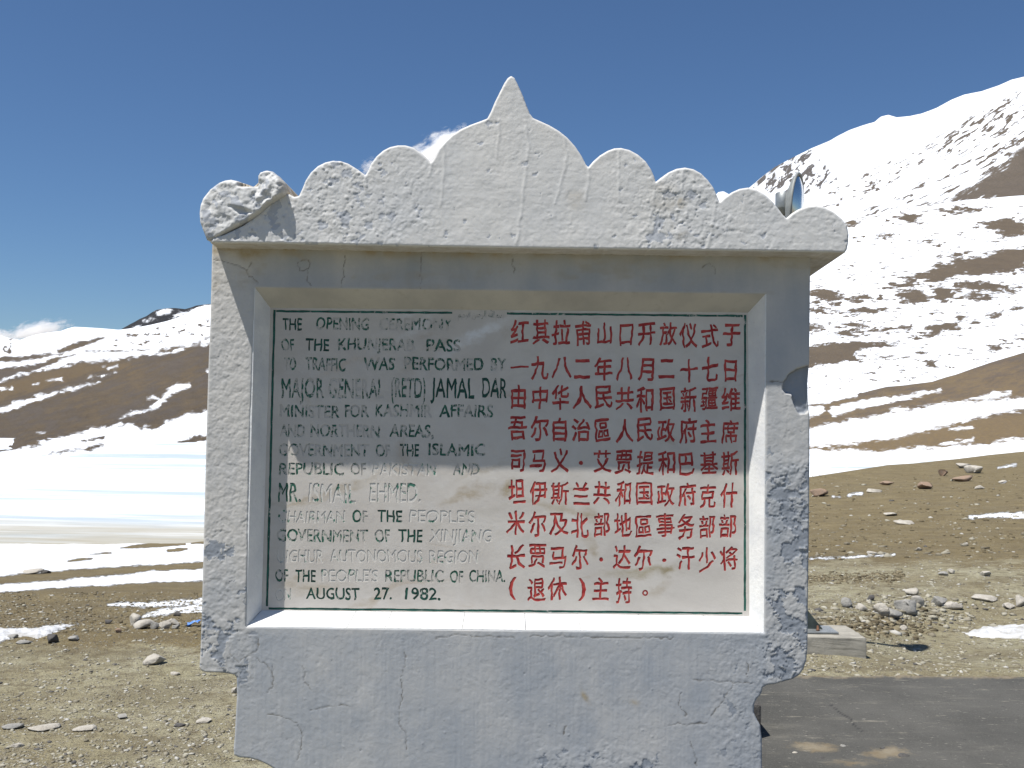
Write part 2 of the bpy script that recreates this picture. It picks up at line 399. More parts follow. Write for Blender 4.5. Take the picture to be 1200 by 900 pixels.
# --- the broad snow slope with brown patches
def near_snow(U, V):
    s = np.full(U.shape, 20.0)
    w1 = wob(U, V, 8.5, 11, 2.6, 41) + wob(U, V, 6.0, 4, 1.2, 43)
    E = [(1064, 256, 17, 5.5, 0.05), (994, 259, 14, 6, 0), (1184, 267, 28, 10, 0.08), (1118, 246, 16, 3, 0), (1144, 246, 14, 2.4, 0), (1032, 277, 9, 2.2, .1), (1044, 279, 5, 2, .1), (1080, 283, 9, 1, 0),
         (1120, 299, 14, 1.6, 0), (1150, 312, 60, 11, -0.06), (1190, 300, 40, 10, -0.05), (1100, 323, 38, 7.5, -0.12), (1060, 334, 24, 4, -0.15), (1148, 337, 44, 6.5, 0.02), (1106, 345, 14, 10, 0), (1069, 348, 19, 8.5, 0.1),
         (969, 346, 21, 7.5, 0.1), (1008, 350, 20, 4.5, -0.08), (1142, 349, 20, 5, 0), (965, 356, 16, 2.6, 0), (1016, 364, 27, 3.0, -0.05), (958, 364, 10, 1.5, 0), (990, 391, 21, 5.0, -0.04), (955, 384, 12, 4.5, 0.1), (1002, 380, 16, 2.2, -0.05),
         (1036, 385, 24, 2.4, -0.06), (1102, 385, 21, 6.0, -0.12), (1086, 393, 16, 2.2, -0.1), (1126, 375, 6, 3, 0), (1144, 380, 8, 1.4, 0), (1166, 371, 7, 3, 0), (1168, 408, 8, 3, 0), (1078, 414, 12, 1.4, 0), (1092, 427, 5, 2, 0.2),
         (1198, 362, 8, 1.4, 0), (1200, 396, 8, 1.4, 0), (1020, 417, 20, 1.2, 0)]
    for cx, cy, rx, ry, sl_ in E: s = np.minimum(s, -ell(cx, cy, rx * 1.02, ry * 1.0 + 0.3, U, V, sl_) * 1.5)
    big = polysdf([(920, 412), (949, 406), (978, 402), (1008, 399), (1040, 400), (1061, 401), (1032, 407), (1002, 411), (1000, 417), (1008, 423), (975, 426), (949, 430), (920, 432)], U, V)
    s = np.minimum(s, -big * 1.6)
    s = s + np.where(s < 9, w1, 0)
    s = np.minimum(s, 5.5 - 34 * np.maximum(fbm((U + V) / 10, V / 1.7 - U / 22, 57, 4, 0.62) - 0.20, 0))
    return s + 0.8
m_near = hillmat('snow_slope_and_soil', (0.130, 0.098, 0.064), (0.160, 0.122, 0.078), (0.115, 0.090, 0.062), 22.0, 0.30, 1.2)
layer('snow_slope', m_near,
      [([(-700, 560), (600, 520), (950, 500), (1200, 455), (1900, 430)], 300),
       ([(-700, 530), (600, 490), (950, 440), (1200, 400), (1900, 380)], 400),
       ([(-700, 510), (600, 460), (950, 370), (1200, 340), (1900, 330)], 560),
       ([(-700, 500), (600, 440), (950, 320), (1200, 280), (1900, 290)], 720),
       ([(-700, 490), (600, 430), (860, 330), (950, 285), (975, 267), (990, 261), (1007, 255), (1030, 250), (1054, 245), (1080, 241), (1107, 238), (1135, 234), (1159, 232), (1200, 229), (1300, 232), (1900, 262)], 900)],
      330, 2.0, 60, near_snow, ridge_px=0.15, seed=31)

# --- the low brown ridge with two snow bands in front of it
def ridge_snow(U, V):
    s = np.full(U.shape, -14.0)
    b1 = polysdf([(930, 503), (949, 501), (985, 494), (1029, 487), (1060, 481), (1093, 475), (1140, 470), (1200, 465), (1300, 455), (1300, 466), (1200, 479), (1147, 489), (1120, 496), (1093, 503), (1070, 509), (1053, 513), (1013, 519), (973, 523), (930, 525)], U, V)
    b2 = polysdf([(930, 530), (973, 527), (1029, 528), (1067, 525), (1110, 523), (1147, 521), (1168, 517), (1200, 513), (1320, 502), (1320, 560), (930, 600)], U, V)
    st = umax(stroke([(978, 482, 5.5), (1000, 475, 4.2), (1030, 471, 4.6), (1060, 466, 2.8), (1102, 457, 1.2)], U, V), stroke([(940, 475, 2.5), (975, 468, 3.0), (1003, 462, 1.5)], U, V),
              stroke([(1139, 467, 1), (1160, 463.5, 3), (1184, 460, 1.6)], U, V), stroke([(1044, 482, 2.5), (1064, 479, 2)], U, V), stroke([(1080, 479, 1), (1095, 476, 1.5)], U, V), stroke([(942, 484, 5), (962, 480, 3.5)], U, V),
              stroke([(1113, 504, 1), (1139, 501, 1.3)], U, V), stroke([(1100, 521, 0.8), (1140, 515, 1.2)], U, V), stroke([(950, 518, 2), (970, 521, 2)], U, V))
    s = umax(s, b1, b2, st * 1.4)
    return s + np.where(s > -8, wob(U, V, 4.2, 11, 2.2, 47) + wob(U, V, 3.2, 4, 1.2, 48), 0)
def ridge_tone(U, V): return 0.45 + 0.5 * sstep(0, 1, ((V - (505 - 0.1 * (U - 950))) / 10)) + 0.15 * gn(U / 30, V / 8, 4) + 0.4 * fbm(U / 9, (V + 0.25 * U) / 2.4, 68, 4, 0.7) - 0.3 * sstep(2, -8, V - (478 - 0.22 * (U - 950)))
m_ridge = hillmat('brown_ridge_soil', (0.115, 0.088, 0.066), (0.145, 0.112, 0.077), (0.205, 0.145, 0.068), 9.0, 0.2, 0.35)
layer('brown_ridge', m_ridge,
      [([(-700, 640), (600, 600), (950, 590), (1200, 570), (1900, 560)], 95),
       ([(-700, 560), (600, 550), (950, 535), (1200, 518), (1900, 500)], 130),
       ([(-700, 530), (600, 520), (950, 505), (1200, 470), (1900, 450)], 190),
       ([(-700, 520), (600, 500), (900, 480), (949, 471), (980, 466), (1013, 460), (1040, 453), (1060, 451.5), (1093, 447), (1120, 439), (1140, 432), (1160, 425), (1175, 420.5), (1187, 417), (1200, 413), (1300, 395), (1900, 380)], 255)],
      240, 1.6, 30, ridge_snow, ridge_tone, ridge_px=0.3, seed=37)

# --- left: the black rocky hill, and the long hillside above the lake
def black_snow(U, V):
    s = np.full(U.shape, -9.0)
    s = umax(s, ell(192, 364.5, 9, 3.2, U, V, -0.15), ell(173, 376, 4, 1.6, U, V, -0.3), ell(212, 368, 5, 1.5, U, V, -0.3), polysdf([(225, 363), (240, 358), (300, 350), (300, 380), (225, 372)], U, V), ell(160, 383, 5, 1.2, U, V, -0.3) * 2)
    return s + wob(U, V, 3.0, 6, 3, 51) + wob(U, V, 2.0, 2.5, 1.3, 52)
m_black = hillmat('black_rock', (0.05, 0.052, 0.055), (0.075, 0.075, 0.078), (0.04, 0.042, 0.045), 60.0, 0.1, 8.0, dark=(0.02, 0.02, 0.025))
layer('black_rock_hill', m_black,
      [([(-700, 470), (100, 440), (246, 400), (600, 430), (1900, 500)], 1300),
       ([(-700, 450), (80, 420), (246, 375), (600, 410), (1900, 500)], 1500),
       ([(-700, 440), (0, 430), (100, 412), (125, 396), (141, 386.5), (150, 381), (160, 376), (172, 370), (180, 365), (184, 363), (195, 361.5), (205, 361), (217, 362), (224, 360), (230, 358), (246, 356), (320, 352), (600, 390), (900, 440), (1900, 500)], 1750)],
      90, 2.0, 22, black_snow, ridge_px=0.4, seed=41)

def left_snow(U, V):
    U = U + 3.0 * fbm(U / 9, V / 5, 65, 3); V = V + 1.6 * fbm(U / 11, V / 5, 66, 3)
    s = np.full(U.shape, 16.0)                                                    # white unless brown
    hill = polysdf([(-60, 470), (-20, 455), (0, 448), (20, 441), (43, 435), (66, 430), (87, 426), (113, 422), (134, 422), (160, 418), (180, 414), (191, 408), (212, 405), (230, 402), (245, 396), (300, 386),
                    (300, 470), (262, 476), (240, 481), (220, 486), (195, 493), (188, 500), (180, 502), (172, 499), (165, 503), (152, 497), (130, 500), (108, 502), (87, 509), (66, 514), (52, 517), (43, 524), (20, 527), (0, 529), (-60, 540)], U, V)
    s = np.minimum(s, -hill * 1.0)
    for q in (stroke([(-40, 428, 5), (0, 422, 3.5), (40, 418, 2.5), (72, 414.5, 1)], U, V), stroke([(-40, 446, 6), (0, 439, 6.5), (30, 432, 4.5), (60, 423, 2.6), (87, 416, 1)], U, V),
              stroke([(68, 412, 2.2), (90, 405, 4.0), (104, 400, 2.5), (120, 395.5, 1.6)], U, V), stroke([(100, 412, 0.4), (140, 411, 0.6), (184, 408.5, 0.4)], U, V), stroke([(150, 393, 1.6), (160, 392.5, 1.2)], U, V),
              stroke([(95, 517, .5), (108, 516, 2), (121, 512, 0.8)], U, V), stroke([(88, 527, .8), (105, 526, 2.6), (121, 522, 0.8)], U, V), stroke([(50, 532, .5), (70, 531, 1.4), (86, 529, .4)], U, V), stroke([(206, 519, 1), (225, 516, 3), (250, 512, 3.5)], U, V)):
        s = np.minimum(s, -q * 1.6)
    # speckled rocks on the white slope
    z = polysdf([(112, 400), (150, 390), (200, 382), (250, 370), (250, 392), (200, 402), (130, 408)], U, V)
    s = np.where(z > 0, np.minimum(s, 4 - 20 * np.maximum(fbm(U / 5, V / 2.4, 61, 3, 0.6) - 0.18, 0)), s)
    z = ell(12, 406, 8, 9, U, V, -0.4)
    s = np.where(z > 0, np.minimum(s, 3 - 20 * np.maximum(fbm(U / 4, V / 4, 62, 3, 0.6) - 0.05, 0)), s)
    # snow lying on the brown hill
    on = umax(stroke([(-30, 492, 4.0), (0, 482, 4.0), (22, 473, 4.2), (50, 464, 3.6), (65, 461, 1.2), (82, 457, 2.6), (100, 452, 2.2), (117, 447, 1.0)], U, V),
              stroke([(186, 415, 1.6), (205, 411, 2.4), (232, 402, 1.2)], U, V), stroke([(236, 402, 3), (262, 394, 4)], U, V),
              stroke([(141, 490, 1), (150, 487, 2), (160, 483, 3), (172, 481, 1.4), (184, 476.5, 4), (190, 470, 3.2), (199, 461, 4.5), (209, 455, 5.5), (219, 453, 4)], U, V), stroke([(172, 468, 1), (180, 466, 1.6), (188, 467, 1.5)], U, V),
              stroke([(134, 500, 2), (140, 496, 3), (144, 498, 2)], U, V), stroke([(104, 441, 1.4), (116, 440, 1.4), (126, 438.5, 1.6), (136, 437, .8)], U, V), stroke([(120, 429, 1), (124, 428.5, 1)], U, V), stroke([(127, 432.5, 1), (136, 430, 1.4)], U, V),
              stroke([(53, 446, .8), (73, 446, 1.6)], U, V), stroke([(-5, 458, 2.2), (14, 456, 1.6)], U, V), stroke([(40, 451, .8), (47, 450, 1.2)], U, V), stroke([(243, 436, 2), (255, 432, 3)], U, V), stroke([(27, 440, .6), (34, 438.5, 1.2)], U, V), stroke([(43, 506, 1.4), (52, 505, 1.4)], U, V))
    s = umax(s, on * 1.25 - 1.1)
    return s + np.where(abs(s) < 14, wob(U, V, 3.4, 8, 3, 63) + wob(U, V, 2.6, 3.2, 1.3, 64), 0)
def left_tone(U, V): return 0.25 + 0.75 * np.clip(stroke([(0, 460, 12), (90, 433, 11), (150, 428, 5)], U, V) / 8, 0, 1) + 0.2 * gn(U / 20, V / 10, 4) + 0.55 * fbm((U + V) / 9, (V + 0.3 * U) / 3, 67, 4, 0.7)
m_left = hillmat('hillside_soil', (0.082, 0.066, 0.047), (0.108, 0.085, 0.059), (0.14, 0.098, 0.047), 14.0, 0.22, 0.8)
layer('hillside', m_left,
      [([(-700, 585), (0, 556), (240, 552), (600, 556), (1900, 640)], lambda x, y: 5.2 * F / (y - horizon(x))),
       ([(-700, 560), (0, 533), (60, 530), (130, 526), (240, 514), (600, 530), (1900, 610)], lambda x, y: 4.4 * F / (y - horizon(x))),
       ([(-700, 520), (0, 490), (130, 470), (240, 450), (600, 490), (1900, 590)], 260),
       ([(-700, 470), (0, 440), (130, 422), (246, 398), (600, 460), (1900, 580)], 420),
       ([(-700, 430), (0, 393), (11, 396), (24, 398.5), (33, 395), (43, 392), (57, 389.5), (71, 388), (79, 385), (87, 383), (98, 383.5), (108, 384), (124, 385), (139, 386.5), (152, 385), (165, 383), (180, 380), (195, 376.5), (206, 373), (217, 368), (224, 364), (230, 360.5), (246, 357), (330, 362), (600, 430), (1900, 560)], 900)],
      250, 2.6, 38, left_snow, left_tone, ridge_px=0.15, seed=43)

# --- the frozen lake
def lake():
    m = M('lake_ice', 0.55, 0.4)
    big = m.noise(0.9, 6, 0.62, vec=m.vec((0.035, 0.20, 1), (0, 0, -0.42)), dist=0.6)
    fine = m.noise(1.0, 6, 0.7, vec=m.vec((0.10, 0.75, 1), (0, 0, -0.38)), dist=0.8)
    mix = m.math('ADD', m.math('MULTIPLY', big, 0.7), m.math('MULTIPLY', fine, 0.3))
    c = m.mix(m.step(mix, 0.47, 0.60, 0.0, 0.9), (0.78, 0.82, 0.84), (0.40, 0.475, 0.53))
    sep = m.t.nodes.new('ShaderNodeSeparateXYZ'); m.L(m.co, sep.inputs[0])
    y = m.math('ADD', sep.outputs[1], m.math('MULTIPLY', m.math('SUBTRACT', big, 0.5), 14.0))
    band = m.math('MULTIPLY', m.step(y, 25.0, 30.0), m.step(y, 36.0, 47.0, 1.0, 0.0))
    str_ = m.step(m.noise(1.0, 6, 0.7, vec=m.vec((0.08, 0.7, 1), (0, 0, -0.2)), dist=0.8), 0.36, 0.66)
    c = m.mix(m.math('MULTIPLY', band, m.math('ADD', 0.5, m.math('MULTIPLY', str_, 0.5))), c, (0.37, 0.335, 0.25))
    m.col(c); m.bump(fine, 0.05, 0.4)
    xs = np.linspace(-330, 60, 40); ys = np.linspace(22, 150, 60)
    X, Y = np.meshgrid(xs, ys); Z = np.full(X.shape, -2.2) + 0.03 * gn(X / 6, Y / 6, 2)
    idx = np.arange(X.size).reshape(X.shape)
    fc = np.stack([idx[:-1, :-1], idx[:-1, 1:], idx[1:, 1:], idx[1:, :-1]], -1).reshape(-1, 4)
    setprops(mesh('frozen_lake', np.stack([X, Y, Z], -1), fc, m.m, None, True), kind='structure')
lake()

# --- the ground round the monument
def g_snow(U, V):
    s = np.full(U.shape, -16.0)
    q = umax(polysdf([(-60, 700), (0, 694), (60, 690), (120, 686), (180, 683), (245, 680), (245, 666), (180, 669), (120, 675), (60, 681), (0, 685), (-60, 688)], U, V),
             polysdf([(-60, 680), (0, 676), (40, 671), (100, 667), (160, 663), (245, 658), (245, 560), (-60, 560)], U, V),
             polysdf([(-40, 736), (0, 736), (40, 736), (60, 732), (92, 731), (74, 737), (60, 743), (43, 748), (28, 745), (12, 747), (0, 752), (-40, 760)], U, V),
             stroke([(127, 709, 1.8), (150, 708, 3), (178, 709, 2.5), (210, 706, 3.5), (240, 704, 4)], U, V), stroke([(168, 722, 1.5), (185, 718, 3.5), (210, 715, 4.5), (240, 712, 6)], U, V),
             stroke([(1137, 606, 2), (1165, 604, 3.0), (1210, 603, 4)], U, V), stroke([(950, 655, 1.5), (975, 654, 1.0), (1010, 652.5, 1.2), (1048, 650, 1)], U, V),
             stroke([(994, 580, 1.2), (1010, 579, 1.6)], U, V), stroke([(976, 582, 1), (985, 582, 1)], U, V), stroke([(1170, 548, 1), (1190, 545, 1.6)], U, V), stroke([(1172, 566, 1), (1178, 565.5, 1.2)], U, V))
    isl = umax(stroke([(141, 642, .6), (165, 640, 2.6), (190, 638, 3.0), (217, 637, 1.0)], U, V), stroke([(197, 645, 1.5), (208, 644, 2.2), (219, 643, 1)], U, V), stroke([(80, 658, .8), (95, 656, 1.8), (108, 655, .6)], U, V), stroke([(105, 650, .4), (130, 648, .9)], U, V), stroke([(225, 636.5, 1), (245, 635, 2)], U, V))
    s = umax(s, q * 1.3)
    s = np.minimum(s, -isl * 2.2)
    return s + np.where(abs(s) < 12, wob(U, V, 2.2, 12, 3, 73) + wob(U, V, 2.0, 4, 1.3, 74), 0)
def g_tone(U, V):
    left = np.where(U < 600, 1.0, 0.0)
    tl = sstep(735, 775, V + 8 * gn(U / 40, V / 9, 5)) * 0.75 + 0.25 * sstep(830, 880, V)
    tr = sstep(640, 668, V + 8 * gn(U / 40, V / 7, 6)) * 0.62 + 0.1 * sstep(740, 760, V)
    return left * tl + (1 - left) * tr + 0.25 * fbm(U / 50, V / 12, 8, 3)
def ground_mat():
    m = M('stony_ground', 0.95, 0.1)
    n0 = m.noise(0.35, 6, 0.6); n1 = m.noise(1.6, 7, 0.65); n2 = m.noise(7, 6, 0.7); n3 = m.noise(30, 5, 0.7); n4 = m.noise(90, 3, 0.7)
    brown = m.mix(m.step(n1, 0.3, 0.7), (0.165, 0.128, 0.064), (0.235, 0.19, 0.100))
    gravel = m.mix(m.step(n1, 0.3, 0.7), (0.315, 0.29, 0.185), (0.39, 0.365, 0.255))
    gravel = m.mix(m.step(n0, 0.45, 0.65), gravel, (0.275, 0.24, 0.145))
    t = m.step(m.math('ADD', m.attr('tone'), m.math('MULTIPLY', m.math('SUBTRACT', n2, 0.5), 0.9)), 0.3, 0.65)
    c = m.mix(t, brown, gravel)
    c = m.mix(m.step(n2, 0.36, 0.54, 0.6, 0.0), c, (0.13, 0.105, 0.062)); c = m.mix(m.step(m.noise(0.9, 7, 0.72, vec=m.vec((0.7, 1.3, 1))), 0.46, 0.62, 0.0, 0.55), c, (0.155, 0.128, 0.078))
    c = m.mix(m.step(n3, 0.36, 0.5, 0.55, 0.0), c, (0.13, 0.105, 0.075))
    v = m.vor(42); v2 = m.vor(15, out='Distance')
    c = m.mix(m.step(v, 0.18, 0.3, 0.35, 0.0), c, (0.44, 0.42, 0.37))
    c = m.mix(m.math('MULTIPLY', m.step(v2, 0.12, 0.17, 0.6, 0.0), m.step(n1, 0.45, 0.6)), c, (0.47, 0.44, 0.38))
    c = m.mix(m.step(n4, 0.55, 0.75, 0, 0.4), c, (0.42, 0.40, 0.35))
    sm = m.step(m.math('ADD', m.attr('snow'), m.math('ADD', m.math('MULTIPLY', m.math('SUBTRACT', n2, 0.5), 0.16), m.math('MULTIPLY', m.math('SUBTRACT', n3, 0.5), 0.28))), 0.45, 0.55)
    c = m.mix(sm, c, (0.83, 0.85, 0.87))
    m.col(c)
    h = m.math('ADD', m.math('MULTIPLY', n2, 0.5), m.math('ADD', m.math('MULTIPLY', n3, 0.35), m.math('MULTIPLY', n1, 0.6)))
    m.bump(h, 0.09, 0.9); m.bump(m.math('SUBTRACT', 1.0, m.step(v, 0.0, 0.5)), 0.012, 0.8); m.bump(sm, 0.06, 0.6); m.bump(n4, 0.006, 0.8)
    return m.m
MAT_GROUND = ground_mat()
def zrow(z):
    def f(x, y): 
        zz = interp(z, x) if isinstance(z, list) else z
        return (2.3 - zz) * F / (y - horizon(x))
    return f
_, GR = layer('ground', MAT_GROUND,
      [(1040, zrow(0.0)), (900, zrow(0.0)), (787, zrow(0.0)), (766, zrow([(-700, 0), (1018, 0), (1060, -0.26), (1160, -0.26), (1300, 0)])),
       (735, zrow([(-700, 0), (240, 0), (600, 0), (980, -0.06), (1080, -0.34), (1160, -0.34), (1300, -0.1), (1900, 0.05)])),
       ([(-700, 695), (240, 695), (950, 690), (1200, 685), (1900, 680)], zrow([(-700, -0.4), (240, -0.35), (950, -0.1), (1200, -0.1), (1900, 0.1)])),
       ([(-700, 672), (240, 668), (950, 640), (1200, 630), (1900, 620)], zrow([(-700, -1.0), (240, -0.9), (950, -0.3), (1200, -0.1), (1900, 0)])),
       ([(-700, 652), (240, 640), (950, 590), (1200, 575), (1900, 560)], zrow([(-700, -2.0), (240, -2.05), (950, -0.35), (1200, 0.0), (1900, 0.2)])),
       ([(-700, 615), (0, 615), (240, 612), (600, 590), (900, 566), (949, 559), (975, 555), (1000, 551), (1040, 545), (1070, 543), (1099, 540), (1120, 538), (1160, 533), (1200, 529), (1300, 520), (1900, 510)],
        zrow([(-700, -3.0), (240, -3.0), (500, -2.8), (900, -0.5), (950, -0.2), (1200, 0.4), (1900, 0.8)]))],
      460, 0.9, 30, g_snow, g_tone, ridge_px=0.2, back=1.2, zdrop=0.1, seed=53)
gx = np.linspace(-90, 90, 91); gy = np.linspace(-60, 9, 36)
X, Y = np.meshgrid(gx, gy); idx = np.arange(X.size).reshape(X.shape)
fc = np.stack([idx[:-1, :-1], idx[:-1, 1:], idx[1:, 1:], idx[1:, :-1]], -1).reshape(-1, 4)
g2 = mesh('near_ground', np.stack([X, Y, np.full(X.shape, -0.03)], -1), fc, MAT_GROUND, None, True, {'snow': np.zeros(X.size), 'tone': np.full(X.size, 0.8)})
setprops(g2, kind='structure')
bs = mesh('valley_floor', [(-20000, -20000, -40), (20000, -20000, -40), (20000, 20000, -40), (-20000, 20000, -40)], [(0, 1, 2, 3)],
          simple('valley_soil', (0.2, 0.17, 0.12), (0.26, 0.22, 0.17), 0.01, 0.95, 0.5), None)
setprops(bs, kind='structure')

def ground_pos(u, v):
    U, V, W = GR; u = np.asarray(u, float); v = np.asarray(v, float); sh = u.shape; u = u.ravel(); v = v.ravel()
    ju = np.searchsorted(U[0], u).clip(0, U.shape[1] - 1); z = np.empty(len(u))
    for j in np.unique(ju):
        m = ju == j; o_ = np.argsort(V[:, j]); z[m] = np.interp(v[m], V[:, j][o_], W[o_, j, 2])
    return Pz(u, v, z).reshape(sh + (3,))
def ground_z(px, py):
    """height of the ground layer at the place seen at a photo pixel (nearest vertex)"""
    U, V, W = GR
    j = np.argmin(abs(U[0] - px)); i = np.argmin(abs(V[:, j] - py)); return W[i, j]

# --- asphalt with a blown-in patch of sand
def asphalt():
    m = M('worn_asphalt', 0.9, 0.2)
    n1 = m.noise(0.9, 6, 0.6); n2 = m.noise(70, 4, 0.7); n3 = m.noise(6, 6, 0.7); v = m.vor(110)
    c = m.mix(m.step(n1, 0.3, 0.7), (0.062, 0.061, 0.055), (0.098, 0.095, 0.085))
    c = m.mix(m.step(n2, 0.5, 0.8, 0, 0.5), c, (0.20, 0.195, 0.185))
    c = m.mix(m.step(v, 0.0, 0.4, 0.4, 0.0), c, (0.045, 0.044, 0.043))
    dust = m.math('ADD', m.attr('sand'), m.math('MULTIPLY', m.math('SUBTRACT', n3, 0.5), 0.55))
    c = m.mix(m.step(m.noise(2.6, 6, 0.75, vec=m.vec((0.5, 1.6, 1))), 0.52, 0.74, 0, 0.3), c, (0.22, 0.205, 0.17))
    c = m.mix(m.step(m.noise(9, 5, 0.7, vec=m.vec((0.4, 1.5, 1))), 0.60, 0.70, 0, 0.35), c, (0.36, 0.33, 0.26)); c = m.mix(m.step(m.noise(30, 4, 0.7, vec=m.vec((0.5, 1.3, 1))), 0.62, 0.70, 0, 0.6), c, (0.36, 0.34, 0.29)); c = m.mix(m.step(m.noise(22, 4, 0.7), 0.30, 0.38, 0.6, 0.0), c, (0.035, 0.034, 0.032))
    dust = m.math('ADD', dust, m.math('MULTIPLY', m.math('SUBTRACT', m.noise(25, 5, 0.75), 0.5), 0.5)); c = m.mix(m.step(dust, 0.38, 0.80, 0.0, 0.85), c, m.mix(m.step(m.noise(5, 5, 0.7), 0.35, 0.65), (0.24, 0.205, 0.145), (0.18, 0.14, 0.085)))
    c = m.mix(m.attr('crack'), c, (0.03, 0.03, 0.03))
    m.col(c); m.bump(n2, 0.006, 0.9); m.bump(n3, 0.01, 0.5)
    us = np.concatenate([np.arange(560, 1240, 2.5), np.linspace(1250, 2600, 40)]); vs = np.concatenate([np.arange(792, 925, 1.5), np.linspace(930, 1500, 30)])
    U, V = np.meshgrid(us, vs)
    edge = 792.3 + 1.3 * fbm(us / 30, us * 0, 5, 3) + 1.5 * fbm(us / 4, us * 0, 6, 4, 0.7)
    V[0] = edge; V[1] = np.maximum(V[1], edge + 1)
    W = Pz(U, V, 0.030); W[..., 2] += 0.004 * fbm(W[..., 0] * 2, W[..., 1] * 2, 3, 3)
    UU = U + 9 * fbm(U / 14, V / 4, 3, 4, 0.65); VV = V + 3.5 * fbm(U / 12, V / 3.5, 9, 4, 0.65)
    sand = umax(ell(955, 876, 44, 9, UU, VV, 0.06), ell(1040, 882, 38, 10, UU, VV, 0.0), ell(1000, 893, 56, 6, UU, VV, 0), (V * 0 + 797 + 3 * fbm(U / 9, V / 3, 4) - V) * 1.3, ell(1040, 803, 50, 1.5, U, V, 0.13))
    sand = np.where(V > 795, sand, sand)
    cr = np.clip(stroke([(974, 826, 0.7), (984, 835, 0.8), (996, 842, 0.7), (1004, 852, 0.8), (1012, 857, 0.6)], U + 1.5 * gn(U / 3, V / 3, 3), V) / 0.8 + 0.4, 0, 1)
    idx = np.arange(U.size).reshape(U.shape)
    fc = np.stack([idx[:-1, :-1], idx[1:, :-1], idx[1:, 1:], idx[:-1, 1:]], -1).reshape(-1, 4)[:, ::-1]
    o = mesh('asphalt_road', W.reshape(-1, 3), fc, m.m, None, True, {'sand': np.clip(sand / 14 + 0.30, 0, 1) , 'crack': cr})
    setprops(o, kind='structure')
asphalt()

# ------------------------------------------------------------------ the monument
Y0 = 4.8; REC = 0.110; PROUD = 0.166; YS = Y0 + REC
MON = thing('stone_monument', 'weathered grey-white monument slab with scalloped crown and a carved marble plaque', 'monument', (0.0, 5.2, 0.0))

def to_plane(pts, Y): 
    q = P(np.array([p[0] for p in pts], float), np.array([p[1] for p in pts], float), Y); return [(a[0], a[2]) for a in q]
def densify(poly, s):
    out = []
    for i in range(len(poly)):
        a = np.array(poly[i]); b = np.array(poly[(i + 1) % len(poly)]); n = max(1, int(np.hypot(*(b - a)) / s))
        out += [tuple(a + (b - a) * k / n) for k in range(n)]
    return out
def chaikin(poly, n=1, keep=()):
    for _ in range(n):
        q = []
        for i in range(len(poly)):
            a = np.array(poly[i]); b = np.array(poly[(i + 1) % len(poly)])
            q += [tuple(a * .75 + b * .25), tuple(a * .25 + b * .75)]
        poly = q
    return poly

